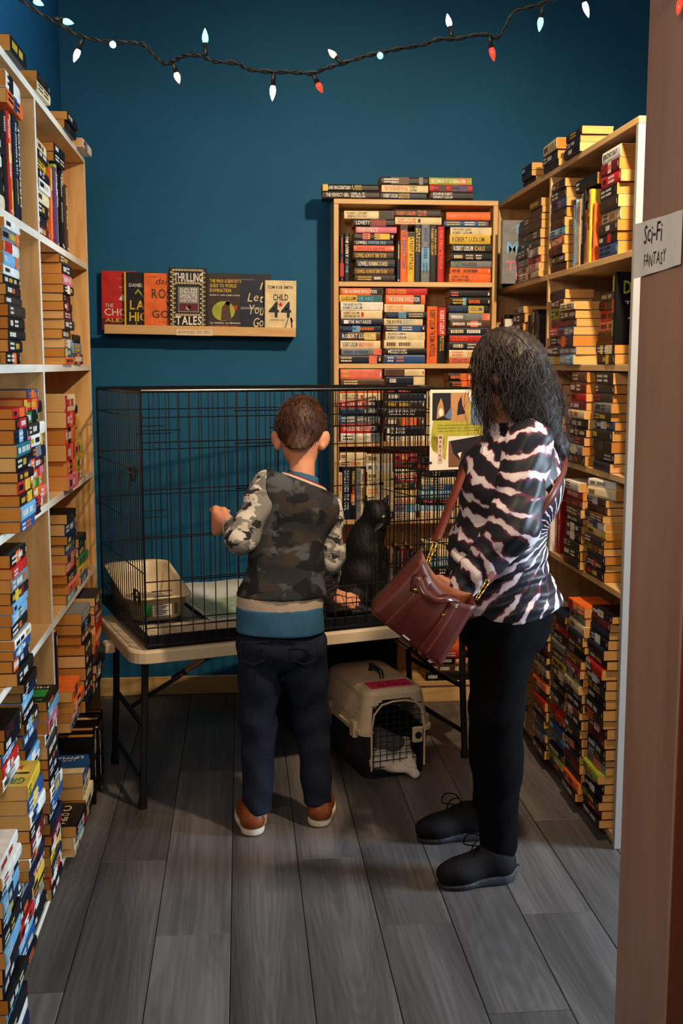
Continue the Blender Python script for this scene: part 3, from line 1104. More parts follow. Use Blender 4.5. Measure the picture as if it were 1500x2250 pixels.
# near bay
z = LT[0]
pile('L', .30, z, 'ck kw wk dw lw', H=.17, where='doorway pile, top shelf, ' + NB, wt=.1)
pile('L', .44, z, 'ck ks kw wk kw lk', H=.20, L=.15, where='front pile, top shelf, ' + NB)
uprights('L', .605, z, 'kw@24,3.2! rw@24.5,3.0.35y yr@24.5,2.6 rk@24,2.6 dw@25.5,4.4!:THIS_JOHANSEN_&_ROY|y~JOHANSEN kw@25,3.5!:JOHANSEN', W=.15, where='row, top shelf, ' + NB, jit=.006)
pile('L', .60, z + .2565, 'ok.46b wk.25k', H=.075, L=.20, prot=.01, where='flat on row, top shelf, ' + NB)
z = LT[1]
pile('L', .44, z, 'kw.47o kw kw kw iw iw kw kw wk lw.79o wr.05r ek.80o wk', H=.335, L=.18, prot=.025, where='front pile, second shelf, ' + NB)
pile('L', .25, z, 'kw wk kw rw kw wk kw dw', H=.25, prot=.0, where='doorway pile, second shelf, ' + NB, wt=.1)
z = LT[2]
pile('L', .785, z, 'wk.01m sk.28s oy.03w,57y qk.27p kr.36l dw.05d mw.04w,79y wk.36w vk.03o,69g kb.25l bo.36o', H=.325, L=.178, prot=.005, where='rear pile, third shelf, ' + NB)
pile('L', .595, z, 'mw.04w,60k rk.27p oy.03w,57y vk.03o,69g rw.24w,48o mw.36o,03b dk.60e wk.03q iw kw.05g ry.02y,59o', H=.305, L=.178, prot=.03, where='middle pile, third shelf, ' + NB)
pile('L', .40, z, 'bw lw ky.59y rk.59y ky.36m kw tw dk.36l kr.28r rk.48o', H=.29, L=.178, prot=.045, where='front pile, third shelf, ' + NB)
z = LT[3]
pile('L', .355, z, 'kw dw.03o bw.25l wk kw lw.46t lk ky.24y,57m ew rw kw.36o', H=.31, L=.19, prot=.03, where='front pile, fourth shelf, ' + NB)
uprights('L', .565, z, 'kw@27,3.2 mk@28,3.0', W=.15, where='standing pair, fourth shelf, ' + NB, jit=.003)
# tall piles under the fourth shelf, near bay

pile('L', .775, .046, 'kw rw.36w dw yk kw.36w mw dk kw bw wk.38e kw dw kw iw wk qk lw kw', H=.575, L=.175, prot=.022, where='rear tall pile, under fourth shelf, ' + NB, art=green_cover)
pile('L', .565, .046, 'dk kw ew.36w kw yk rw kw ck wk.36e mw pw wk dw kw qw wk.25r lw.36w dk bw kw.25l kw lw dw.02l kw', H=.685, L=.17, prot=.004, where='middle tall pile, under fourth shelf, ' + NB)
pile('L', .36, .046, 'kw bw lw rk.36w kw dk wk.27e kw', H=.26, L=.175, prot=.012, where='lower front pile, under fourth shelf, ' + NB)
pile('L', .345, .3065, 'dk wk.36o mw.36w kw wk.25b bw.36y yg', H=.24, L=.18, prot=.05, where='front pile, under fourth shelf, ' + NB, art=yellow_cover)
pile('L', .31, .547, 'wk.27e rw.24w bw.36l kw km', H=.15, L=.175, prot=.006, where='upper front pile, under fourth shelf, ' + NB)
pile('L', -.045, .046, 'kw dk wk kw lk kw dw kw lw kw dw.25l lw.36d kw.36w wr wr', H=.49, L=.175, prot=.07, where='doorway tall pile, under fourth shelf, ' + NB, art=red_letters)
# on top of it
zt = 2.277
pile('L', .62, zt, 'ky', H=.04, prot=.02, where='alone near the doorway, on top')
pile('L', 1.01, zt, 'cn kn', H=.055, L=.18, Wd=.12, prot=.02, where='front pair, on top')
pile('L', 1.50, zt, 'kn kc', H=.055, L=.20, prot=.02, where='middle pair, on top')
pile('L', 1.80, zt, 'wr.25e', H=.03, L=.19, prot=.03, where='alone at the far end, on top')

# ---- long bookcase behind the woman (local x runs from the far corner to the white end)
ry = lambda Y: R_Y1 - Y
z = RT[0]
WE = 'white-end bay'
CB = 'corner bay'
pile('R', ry(3.605), z, 'bk kw.57r in ck in kw rk mr.46c wk:JERICHO_BAY', H=.335, L=.178, prot=.0, where='white-end pile, top shelf')
uprights('R', ry(3.90), z, 'lw@23,3.0.03d ck@22,2.8 cr@22.5,3.2 kw@25,2.8 on@18,2.6 wk@20,2.4 yk@24,3.0 ok@19,2.6', W=.14, where='row, top shelf', jit=.004)
pile('R', ry(3.90), z + .2515, 'kw', H=.04, L=.22, Wd=.13, prot=.0, where='flat on row, top shelf')
pile('R', ry(4.175), z, 'in iw kr ow lk im in bk.03d iw kw', H=.325, L=.178, prot=.005, where='middle pile, top shelf')
pile('R', ry(4.47), z, 'ck.02m ck.37q sk.46m ew.25w iw kn in im in ny', H=.30, L=.178, prot=.01, where='first corner pile, top shelf')
pile('R', ry(4.66), z, 'ck.02m ck.37q ew kw kn in im kn', H=.25, L=.175, prot=.005, where='second corner pile, top shelf', wt=.6)


def ma_the(mb, slot, L, Wd, T):
    fn = lambda u, v: (L - v, u, T + .0004)
    for t, b, c in (('MA', (.02, .12, L * .48, L * .66), 'l'), ('THE', (.02, .12, L * .22, L * .36), 'q'), ('IN', (.06, .12, L * .04, L * .17), 'q'), ('K', (.06, .12, L * .8, L * .93), 'l')):
        put_text(mb, t, b, fn, slot(c))


def face_cover(case, x, y, z, tok, L, Wd, T, art, where, lean=0.0, jit=0, wt=3.0, side=None):
    """A book standing with its front cover turned to the camera."""
    s = parse(tok)
    s.update(L=L, W=Wd, T=T, art=art)
    F = Matrix(((0, 1, 0, 0), (0, 0, -1, 0), (-1, 0, 0, 0), (0, 0, 0, 1)))
    M = Matrix.Translation((x, y, z + L + .0005)) @ Matrix.Rotation(lean, 4, 'X') @ F
    note(s, M, L * Wd * wt, (case, 'face', 'cover turned outward', where))


face_cover('R', XR - .062, 4.72, z + .0005, 'ew!', .262, .15, .03, ma_the, 'top shelf, ' + CB)
uprights('R', ry(5.0), z, 'kr@22,3 kr@22,3', W=.15, where='corner pair, top shelf', prot=.0)
zt = 2.254
pile('R', ry(3.99), zt, 'kn dw in', H=.085, L=.18, prot=.01, where='white-end pile, on top')
pile('R', ry(4.28), zt, 'kn iw cn', H=.10, L=.19, prot=.01, where='middle pile, on top')
pile('R', ry(4.60), zt, 'kn in kw', H=.075, L=.17, prot=.01, where='corner pile, on top')
z = RT[1]
pile('R', ry(3.58), z, 'in.57y kw.24y,59c', H=.062, L=.178, prot=.01, where='white-end pile, second shelf')


def dr_the(mb, slot, L, Wd, T):
    fn = lambda u, v: (L - v, u, T + .0004)
    put_text(mb, 'DREW', (.025, .14, L * .70, L * .88), fn, slot('v'))
    put_text(mb, 'THE', (.03, .09, L * .56, L * .60), fn, slot('w'))
    mb.add([fn(.04, L * .36), fn(.10, L * .30), fn(.10, L * .31), fn(.045, L * .375)], [(0, 1, 2, 3)], slot('w'))


face_cover('R', XR + .008, 3.47, z + .0626, 'kv!', .225, .15, .03, dr_the, 'on white-end pile, second shelf')
pile('R', ry(3.93), z, 'lc ew do.25o bm.59e nr ic ck', H=.215, L=.178, prot=.03, where='middle pile, second shelf')
pile('R', ry(4.135), z, 'ky.15w,59y kw dw rw mn vk nw dk', H=.27, L=.178, prot=.01, where='divider pile, second shelf')
pile('R', ry(3.742), z, 'kw kn km sk rk kr ic', H=.24, L=.175, prot=-.05, where='recessed pile, second shelf', wt=.5)
uprights('R', ry(4.50), z, 'kn@20,3 ky@22,3 kw@22,3 in@20,3', where='row, second shelf, ' + CB, W=.14, wt=.6)
pile('R', ry(4.72), z, 'kw wk kw rk iw kw ek', H=.24, prot=.01, where='pile, second shelf, ' + CB, wt=.5)
uprights('R', ry(4.98), z, 'mk@21,3 rk@20,3 kw@22,3 wk@20,3', where='corner row, second shelf', W=.14, wt=.4)
z = RT[2]
pile('R', ry(3.585), z, 'dk kn kn.36i ky bw.36w ky ek ir ic kw', H=.318, L=.178, prot=.005, where='white-end pile, third shelf')
pile('R', ry(3.84), z, 'ic ew.36c ie kc kw cr mw rk mw nc', H=.318, L=.178, prot=.015, where='middle pile, third shelf')
pile('R', ry(4.12), z, 'kw dk kw rk kw iw kw mk', H=.27, prot=.01, where='divider pile, third shelf', wt=.3)
z = RT[3]
pile('R', ry(3.63), z, 'kr kw.36r dk ny iw yk wk.36b nk nk iw.36w', H=.27, L=.19, prot=.01, where='white-end pile, fourth shelf')
pile('R', ry(3.84), z, 'kr kw kw kw.36w kw.36w kw iw.36m mr rw wk', H=.30, L=.18, prot=.02, where='middle pile, fourth shelf')
uprights('R', ry(4.10), z, 'wk@22,3.5 rw@24,4.0 rw@20,3', where='red and white row, fourth shelf', W=.14)
pile('R', ry(3.57), z + .2705, 'cn wn', H=.06, L=.16, prot=.03, where='flat on white-end pile, fourth shelf', turn=.25)
# tall piles down to the floor
z = .046
for j, (Y, H_, toks) in enumerate([
        (3.50, .70, 'kw mk ky kw.36w kw vk ek.48s kw kw.36b mk iw.36w nk.15o kw kw iy kw.36w rk.03w kw dk kw.36w dk mk kw.36w'),
        (3.71, .68, 'kw ok.15o dk mk kw kw.36s kw iw kw nw.36w kw dk ck kw mw ny kw kw dk cn ek ok.03r'),
        (3.92, .60, 'dk vk kw bw lk bw kw rk ow.36l kw iw dk nw.48c yk kw ek kw rw kw dk'),
        (4.13, .58, 'kw kw ew lw kw mw rk kw ok kw cn iw kw rk dk kw lw kw cs')]):
    pile('R', ry(Y + .0), z, toks, H=H_, L=.178, prot=.03 + .008 * (j % 2), where=['white-end', 'second', 'third', 'divider'][j] + ' tall pile, under fourth shelf', wt=.45, jit=.008)
for j, (Y, toks) in enumerate([(4.50, 'wk ck kw lk cs ok nw kw rk cn kw'), (4.72, 'kw rk wk kw dk nw kw ck ew')]):
    pile('R', ry(Y), z, toks, H=.36, prot=.02, where=['first', 'second'][j] + ' tall pile, lowest shelf, ' + CB, wt=.5)


# ---- build every noted book; the biggest as things of their own, the remainder as one object
KEEP = 300
order = sorted(range(len(BOOKS)), key=lambda i: -BOOKS[i]['area'] / (np.linalg.norm(np.array(BOOKS[i]['M'].translation) - np.array([0, 0, EYE])) ** 2))
single = set([i for i in order if not BOOKS[i]['spec'].get('hard')][:KEEP]) | {i for i in order if BOOKS[i]['spec'].get('hard')}
rest = MB()
rest_mats = []
seen_labels = {}
for i, B_ in enumerate(BOOKS):
    sp = B_['spec']
    mb, pg, slots = book_geo(sp)
    if i not in single:
        names = list(slots) + ['PAGES']
        ids = []
        for nme in names:
            if nme not in rest_mats:
                rest_mats.append(nme)
            ids.append(rest_mats.index(nme))
        for part, off in ((mb, 0), (pg, len(slots))):
            b = len(rest.v)
            M = np.array(B_['M'])
            vv = np.array(part.v) @ M[:3, :3].T + M[:3, 3]
            rest.v.extend(map(tuple, vv))
            rest.f.extend([tuple(j + b for j in f) for f in part.f])
            rest.m.extend([ids[m + off] for m in part.m])
        continue
    c, t = words_of(sp)
    case, how, nm, where = B_['where']
    kind = 'hardcover' if sp.get('hard') else 'paperback'
    lab = f"{c} {t}-lettered {kind}, {nm}, {where}, {CASE.get(case)}"
    if case == 'ledge':
        lab = where
    if lab in seen_labels:
        print('DUP LABEL', lab)
    seen_labels[lab] = 1
    o = mb.build(kind, [cover_mat(s_) for s_ in slots])
    o.matrix_world = B_['M']
    tag(o, lab, 'book', B_.get('group') or {'L': 'books in the doorway bookcase', 'R': 'books in the white-ended bookcase', 'B': 'books in the back bookcase', 'ledge': 'books facing out on the ledge'}[case])
    pg.build('pages', pages_m, o)
if rest.v:
    tag(rest.build('small_paperbacks', [pages_m if s_ == 'PAGES' else cover_mat(s_) for s_ in rest_mats]),
        'dim paperbacks piled low and deep in the bookcases', 'books', kind='stuff')
print('books', len(BOOKS), 'single', len(single))

# ================================================================== paper things
paper = plain('white_paper', (232, 226, 214), .8, var=.04)
paper_c = plain('cream_tag', (220, 196, 158), .8, var=.05)
ink_b = plain('blue_ink', (44, 88, 132), .6)
ink_k = plain('black_ink', (26, 26, 30), .6)
sg = tag(MB().box(0, .160, -.0024, -.0012, 0, .026).build('paper_sign', [paper_c, ink_b], loc=(-.280, 4.962, 1.662)),
         'small handwritten cream paper tag stuck on the ledge front', 'sign')
sg.rotation_euler = (0, TILT, 0)
m = MB()
put_text(m, 'AUTHORS TO TRY', (.008, .150, .007, .021), lambda u, v: (u, -.0027, v), 0, bold=False, wob=.05)
m.build('lettering', ink_b, sg)

# sign taped to the doorway post; it wraps past the post's far edge
sgn = empty('paper_sign', 'white handwritten sign taped to the brown doorway post', 'sign', (.7985, 2.190, 1.756))
m = MB()
N_ = 10
for i in range(N_ + 1):
    u = i / N_
    y = .028 - u * .24
    x = -.0012 - .003 * math.sin(u * 5) ** 2 - (.004 if i == 0 else 0)
    m.v += [(x, y, -.052 + .008 * u), (x, y, .056 - .004 * u)]
for i in range(N_):
    a = 2 * i
    m.f.append((a, a + 2, a + 3, a + 1))
    m.m.append(0)
m.build('sheet', paper, sgn, smooth=True)
m = MB()
def fn(u, v):
    t = (u + .028) / .24
    return (-.0024 - .003 * math.sin(t * 5) ** 2, -u, v)


put_text(m, 'Sci-Fi', (.022, .112, .008, .046), fn, 0, bold=False, slant=.1, wob=.06)
put_text(m, 'FANTASY', (.026, .135, -.036, -.008), fn, 0, bold=False, slant=.12, wob=.08)
m.build('lettering', ink_k, sgn)

# ================================================================== folding table
TH = math.radians(18)
e1, e2 = np.array([math.cos(TH), math.sin(TH), 0]), np.array([-math.sin(TH), math.cos(TH), 0])
TZ = .577
plastic = plain('bone_plastic', (206, 188, 160), .5, var=.05, bump=.15, scale=220)
steel_k = plain('black_steel', (20, 20, 22), .35, .5)
zinc = plain('zinc', (190, 188, 182), .3, metal=.9)
table = empty('folding_table', 'low folding table with bone plastic top and black legs under the cage', 'table', (-.372, 3.652, 0), TH)
TL, TD = 1.36, .62


def rrect(x0, x1, y0, y1, r, n=5):
    pts = []
    for cx, cy, a0 in ((x1 - r, y0 + r, -PI / 2), (x1 - r, y1 - r, 0), (x0 + r, y1 - r, PI / 2), (x0 + r, y0 + r, PI)):
        for i in range(n + 1):
            a = a0 + PI / 2 * i / n
            pts.append((cx + r * math.cos(a), cy + r * math.sin(a)))
    return pts


def loft(mb, rings, m=0, cap0=True, cap1=True):
    n = len(rings[0])
    vs = [p for r_ in rings for p in r_]
    fs = []
    for k in range(len(rings) - 1):
        for i in range(n):
            fs.append((k * n + i, k * n + (i + 1) % n, (k + 1) * n + (i + 1) % n, (k + 1) * n + i))
    if cap0:
        fs.append(tuple(reversed(range(n))))
    if cap1:
        fs.append(tuple(range((len(rings) - 1) * n, len(rings) * n)))
    return mb.add(vs, fs, m)


m = MB()
rg = []
for z_, q in ((TZ - .046, .004), (TZ - .043, 0), (TZ - .008, 0), (TZ - .002, .003), (TZ, .009)):
    rg.append([(x, y, z_) for x, y in rrect(q, TL - q, q, TD - q, .065)])
loft(m, rg)
m.build('tabletop', plastic, table)
MB().box(-.03, .006, .30, .37, TZ - .075, TZ - .038, bev=.005).build('carry_handle', plastic, table)
for xx, dx in ((.06, -.02), (TL - .06, .02)):
    for yy in (.075, TD - .075):
        lg = MB().tube([(xx, yy, TZ - .05), (xx + dx * .3, yy, .3), (xx + dx, yy, .022)], .0125, 10).build('leg', steel_k, table)
        MB().tube([(xx + dx * .95, yy, .035), (xx + dx, yy, 0.0008)], .0155, 10).build('rubber_foot', steel_k, lg)
    MB().bar((xx + dx * .35, .075, .29), (xx + dx * .35, TD - .075, .29), .010, 8).build('cross_bar', steel_k, table)
    MB().bar((xx + dx * .8, .075, .105), (xx + dx * .8, TD - .075, .105), .010, 8).build('cross_bar', steel_k, table)
    sx = 1 if xx < .5 else -1
    br = MB().bar((xx, .30, .30), (xx + sx * .15, .20, .42), .008, 8).tube([(xx + sx * .13, .21, .41), (xx + sx * .30, .14, TZ - .05)], .011, 6).build('folding_brace', steel_k, table)
    MB().tube([(xx + sx * .175, .191, .444), (xx + sx * .235, .166, .487)], .0155, 4).build('latch_sleeve', plain('tan_tag', (214, 190, 156), .5), br)
    MB().lathe([(.004, -.012), (.004, .012)], 8, M=Matrix.Translation((xx + sx * .155, .19, .430)) @ Matrix.Rotation(PI / 2, 4, 'X')).build('rivet', zinc, br)

# ================================================================== wire cage
CO = (-.326, 3.68, TZ + .001)
cage = empty('wire_cage', 'large black wire dog crate standing open on the folding table', 'cage', CO, TH)
wire = plain('black_wire', (16, 16, 18), .32, .6)
CL, CD, CH = 1.22, .75, .866
wr, fr = .0020, .0034
STEP = .0407


def grid_panel(name, A, B, zs, z0, z1, skip=None, r=wr, step=STEP, extra=None):
    """Wires between local points A and B (x, y): uprights every step, rails at heights zs, frame around."""
    A, B = np.array([*A, 0.]), np.array([*B, 0.])
    L_ = np.linalg.norm(B - A)
    d = (B - A) / L_
    mb = MB()
    P = lambda u, z_: A + d * u + np.array([0, 0, z_])
    for u in np.arange(0, L_ + 1e-6, step):
        if skip and skip[0] < u < skip[1]:
            mb.bar(P(u, z0), P(u, skip[2]), r, 5)
            mb.bar(P(u, skip[3]), P(u, z1), r, 5)
        else:
            mb.bar(P(u, z0), P(u, z1), r, 5)
    for z_ in zs:
        if skip and skip[2] < z_ < skip[3]:
            mb.bar(P(0, z_), P(skip[0], z_), r * 1.15, 5)
            mb.bar(P(skip[1], z_), P(L_, z_), r * 1.15, 5)
        else:
            mb.bar(P(0, z_), P(L_, z_), r * 1.15, 5)
    for u in (0, L_):
        mb.bar(P(u, z0), P(u, z1), fr, 6)
    for z_ in (z0, z1):
        mb.bar(P(0, z_), P(L_, z_), fr, 6)
    if extra:
        extra(mb, P)
    return mb.build(name, wire, cage)


zsF = [.075, .10, .232, .386, .543, .70, .782]
OPEN = (.475, .905, .165, .74)


def front_extra(mb, P):
    for z_ in (OPEN[2], OPEN[3]):
        mb.bar(P(OPEN[0] - .03, z_), P(OPEN[1] + .03, z_), .0026, 6)
    for u in (OPEN[0], OPEN[1]):
        mb.bar(P(u, OPEN[2]), P(u, OPEN[3]), .0026, 6)
    for z_ in (.69, .535, .382, .80):
        mb.bar(P(.318, z_), P(OPEN[0], z_), wr * 1.15, 5)
    for z_, a, b in ((.755, .0, .075), (.73, -.02, .10), (.74, 0, .13), (.475, 0, .075), (.452, 0, .078), (.20, .02, .09), (.182, .03, .09)):
        mb.bar(P(a, z_) + np.array([0, -.004, 0]), P(b, z_) + np.array([0, -.004, 0]), wr, 5)


grid_panel('front_panel', (0, 0), (CL, 0), zsF, .014, CH, OPEN, extra=front_extra)
grid_panel('rear_panel', (0, CD), (CL, CD), [.09, .26, .44, .62, .78], .014, CH)
grid_panel('end_panel', (0, .004), (0, CD - .004), [.09, .26, .42, .60, .78], .014, CH - .004, step=.036)
grid_panel('end_panel', (CL, .004), (CL, CD - .004), [.09, .26, .42, .60, .78], .014, CH - .004, step=.036)
m = MB()
for u in np.arange(0, CL + 1e-6, STEP):
    m.bar((u, 0, CH), (u, CD, CH), wr, 5)
for v in (0, .12, .25, .38, .5, .63, CD):
    m.bar((0, v, CH + .003), (CL, v, CH + .003), .0024, 5)
m.bar((0, -.004, CH + .004), (CL, -.004, CH + .004), .0046, 8)
m.build('roof_panel', wire, cage)
# the door swung back flat over the front
m = MB()
D0, D1, DY = .915, 1.345, -.018
for u in np.arange(D0, D1 + 1e-6, .0205):
    m.bar((u, DY, .172), (u, DY, .735), wr, 5)
for z_ in (.172, .21, .30, .39, .48, .57, .66, .735):
    m.bar((D0, DY - .003, z_), (D1, DY - .003, z_), wr * 1.2, 5)
m.tube([(D0, DY, .172), (D1, DY, .172), (D1, DY, .735), (D0, DY, .735)], fr, 6, closed=True)
door = m.build('door', wire, cage)


def latch(loc, parent, ax):
    m = MB()
    ax = np.array(ax, float)
    p = np.array(loc, float)
    up = np.array([0, 0, 1.])
    m.tube([p - ax * .03 + up * .022, p + ax * .03 + up * .022, p + ax * .038 + up * .012, p + ax * .038 - up * .012, p + ax * .03 - up * .022, p - ax * .03 - up * .022, p - ax * .038 - up * .012, p - ax * .038 + up * .012], .0032, 6, closed=True)
    m.bar(p - ax * .055, p + ax * .06, .0038, 6)
    m.bar(p + up * .0 + ax * .02, p - up * .03 + ax * .022, .0035, 6)
    return m.build('latch', wire, parent)


latch((1.0, DY - .009, .60), door, (1, 0, 0))
latch((1.02, DY - .009, .25), door, (1, 0, 0))
latch((-.007, .12, .59), cage, (0, 1, 0))
latch((-.007, .10, .165), cage, (0, 1, 0))
m = MB()
m.box(.006, CL - .006, .006, CD - .006, .004, .010)
for a, b, c_, d_ in ((.006, CL - .006, .006, .012), (.006, CL - .006, CD - .012, CD - .006), (.006, .012, .0125, CD - .0125), (CL - .012, CL - .006, .0125, CD - .0125)):
    m.box(a, b, c_, d_, .0102, .048, bev=.002)
m.build('tray', plain('black_plastic', (18, 18, 20), .3), cage)


def sheet(name, nx, ny, fz, mat, label, cat, sx, sy, loc, rz, th=.0012, uvcol=None):
    """A soft sheet lying at loc, its height given by fz(u, v)."""
    m = MB()
    for j in range(ny + 1):
        for i in range(nx + 1):
            u, v = i / nx, j / ny
            m.v.append((u * sx, v * sy, fz(u, v)))
    for j in range(ny):
        for i in range(nx):
            a = j * (nx + 1) + i
            m.f.append((a, a + 1, a + nx + 2, a + nx + 1))
            m.m.append(0 if uvcol is None else uvcol((i + .5) / nx, (j + .5) / ny))
    o = m.build(name, mat, smooth=True)
    o.location, o.rotation_euler = loc, (0, 0, rz)
    o.modifiers.new('thickness', 'SOLIDIFY').thickness = th
    return tag(o, label, cat)


def cl(x, y, z=0):
    return tuple(np.array(CO) + e1 * x + e2 * y + np.array([0, 0, z]))


news = plain('newsprint', (196, 178, 150), .8, var=.16, scale=60)
pad_g = plain('pad_green', (136, 156, 136), .85, var=.16, scale=30)
pad_w = plain('pad_white', (172, 178, 178), .85, var=.06, scale=30)
sheet('newspaper', 24, 16, lambda u, v: .0125 + .003 * math.sin(u * 9 + v * 4) ** 2, news, 'spread newspaper covering the tray at the cage front beside the litter box', 'newspaper', .60, .29, cl(.02, .02), TH)
sheet('puppy_pad', 24, 18, lambda u, v: .020 + .004 * math.sin(u * 14) * math.sin(v * 9) + (.055 * max(0, (v - .80) / .20) ** 2), [pad_w, pad_g],
      'pale green absorbent pad with white border crumpled in the cage middle', 'pad', .42, .46, cl(.30, .25), TH, uvcol=lambda u, v: 1 if .05 < u < .94 and .04 < v < .84 else 0)
sheet('towel', 26, 20, lambda u, v: .020 + .012 * math.sin(u * 11 + 2 * v) ** 2 + .010 * math.sin(v * 13) ** 2 + .05 * max(0, (v - .7) / .3), plain('pale_towel', (206, 190, 164), .9, var=.08),
      'rumpled cream towel lying in the cage beside the black cat', 'towel', .20, .50, cl(1.005, .12), TH, th=.004)

# ---- litter box with a high back
lb = empty('litter_box', 'cream plastic high-backed litter box with green sticker inside the cage', 'litter box', cl(.02, .335, .0135), TH + .06)
tub = plain('cream_tub', (214, 194, 158), .35, var=.04)
m = MB()
n_r = 6


def tubring(w0, d0, r, z, off, lift):
    pts = rrect(off, w0 - off, off, d0 - off, r, n_r)
    return [(x, y, z + lift * max(0.0, min(1.0, (y - .09) / .17)) ** 1.2) for x, y in pts]


wL, dL = .245, .385
loft(m, [tubring(wL, dL, .06, 0, .028, 0), tubring(wL, dL, .06, .008, .022, .0), tubring(wL, dL, .07, .082, .006, .075), tubring(wL, dL, .07, .084, -.006, .075), tubring(wL, dL, .07, .091, -.007, .075),
         tubring(wL, dL, .07, .093, .002, .075), tubring(wL, dL, .07, .085, .010, .075), tubring(wL, dL, .06, .012, .027, 0)])
m.build('tub', tub, lb, smooth=True)
sheet_m = plain('litter', (150, 140, 124), .95, var=.3, scale=300, bump=.6)
MB().prism(rrect(.03, wL - .03, .03, dL - .03, .05), .0125, .04).build('litter', sheet_m, lb)['kind'] = 'stuff'
MB().box(.050, .082, .0105, .0135, .022, .068).build('sticker', plain('green_sticker', (24, 128, 62), .4), lb)['label'] = 'green rounded sticker'
m = MB().box(.088, .160, .0105, .0135, .018, .068)
m.build('sticker', paper, lb)['label'] = 'white printed sticker'
m = MB()
for k in range(7):
    m.box(.095, .095 + .03 + .014 * (k % 3), .0098, .0103, .024 + k * .006, .0265 + k * .006)
for k in range(9):
    m.box(.172, .182, .0098, .0103, .024 + k * .0045, .024 + k * .0045 + .0026)
m.build('printing', ink_k, lb)

# ---- adoption poster clipped to the cage front
ps = empty('poster', 'white adoption poster with cat photographs hanging on the cage front', 'poster', cl(1.052, -.026, .572), TH)
lime = plain('lime_print', (176, 170, 62), .7, var=.1)
PWd, PHt = .222, .293
MB().box(0, PWd, 0, .0008, 0, PHt).build('sheet', paper, ps)
pf = lambda u, v, e=0: (u * PWd, -.0003 - e, v * PHt)


def pq(mb, poly, e=0, mt=0):
    mb.add([pf(u, v, e) for u, v in poly], [tuple(range(len(poly)))], mt)


pr_dark = plain('print_dark', (30, 30, 40), .6)
pr_skin = plain('print_tan', (190, 140, 96), .6)
pr_blue = plain('print_blue', (96, 118, 150), .6)
pr_brown = plain('print_brown', (120, 82, 58), .6)
pr_pink = plain('print_pink', (224, 186, 182), .6)
m = MB()
pq(m, [(.05, .25), (.30, .12), (.36, .66), (.98, .62), (.98, .84), (.55, .86), (.36, .67), (.06, .62), (.02, .45)], 0)
pq(m, disc(.14, .35, .13, .12), 0)
pq(m, rect(.08, .98, .42, .66), .00005)
m.build('printed_panel', lime, ps)['label'] = 'lime green printed ground'
m = MB()
pq(m, rect(.04, .38, .62, .96), .0002)
pq(m, rect(.38, .72, .60, .96), .0002, 1)
pq(m, rect(.76, .98, .56, .94), .0002, 2)
pq(m, rect(.35, .98, .03, .36), .0002, 3)
pq(m, [(.38, .36), (.98, .42), (.98, .20), (.74, .24), (.56, .12), (.44, .2)], .0003, 0)
pq(m, [(.12, .64), (.14, .8), (.2, .9), (.24, .82), (.27, .68)], .0003, 1)
pq(m, [(.27, .66), (.40, .80), (.40, .62)], .0003, 2)
pq(m, [(.5, .68), (.52, .84), (.58, .92), (.6, .8), (.66, .7)], .0003, 0)
pq(m, disc(.2, .72, .04, .05), .0004, 4)
pq(m, [(.52, .2), (.57, .14), (.6, .22)], .0004, 4)
m.build('photographs', [pr_dark, pr_skin, pr_blue, pr_brown, paper], ps)
m = MB()
pq(m, rect(.15, .24, .08, .44), .0004)
m.build('name_strip', pr_pink, ps)
m = MB()
f2 = lambda u, v: pf(u, v, .0006)
for i, t in enumerate(('Sweet, playful and affectionate. The ultimate', 'bonded Brother/Sister duo! ready to join your', 'family. They will turn your house into a HOME!')):
    put_text(m, t, (.14, .92, .545 - i * .036, .568 - i * .036), f2, 0, bold=False)
for i, ch in enumerate('MARIKO'):
    put_text(m, ch, ((.175 if ch != 'I' else .19), (.22 if ch != 'I' else .20), .39 - i * .056, .425 - i * .056), f2, 0)
m.build('lettering', ink_k, ps)

# ================================================================== things under the table
cr = empty('storage_crate', 'black fabric crate under the table behind the beige pet carrier', 'crate', tuple(np.array([.22, 4.42, 0])), TH)
fab = plain('black_fabric', (15, 15, 18), .8, var=.2, scale=150, bump=.3)
m = MB().box(0, .46, 0, .30, .001, .40, bev=.012)
m.build('body', fab, cr)
m = MB().box(-.006, .466, -.006, .306, .402, .43, bev=.01)
m.build('lid', fab, cr)
m = MB()
for k in range(6):
    m.bar((.04 + k * .076, -.004, .03), (.04 + k * .076, -.004, .37), .003, 5)
m.build('mesh_wires', steel_k, cr)

car = empty('pet_carrier', 'two-tone pet carrier with beige top and wire door under the table', 'pet carrier', (.430, 3.905, 0), math.radians(15))
cw, cd = .285, .48
beige = plain('beige_shell', (222, 198, 164), .45, var=.06)
dark_sh = plain('dark_shell', (22, 23, 26), .45, var=.1)


def shell_ring(z, q, rr):
    """dense rounded rectangle: many points along the sides so that vents can be left open"""
    pts = []
    x0, x1, y0, y1 = q, cw - q, q * .8, cd - q
    def seg(a, b, n):
        for i in range(n):
            t = i / n
            pts.append((a[0] + (b[0] - a[0]) * t, a[1] + (b[1] - a[1]) * t, z))
    def arc(cx, cy, a0):
        for i in range(5):
            a = a0 + PI / 2 * i / 5
            pts.append((cx + rr * math.cos(a), cy + rr * math.sin(a), z))
    seg((x0 + rr, y0), (x1 - rr, y0), 24)
    arc(x1 - rr, y0 + rr, -PI / 2)
    seg((x1, y0 + rr), (x1, y1 - rr), 36)
    arc(x1 - rr, y1 - rr, 0)
    seg((x1 - rr, y1), (x0 + rr, y1), 24)
    arc(x0 + rr, y1 - rr, PI / 2)
    seg((x0, y1 - rr), (x0, y0 + rr), 36)
    arc(x0 + rr, y0 + rr, PI)
    return pts


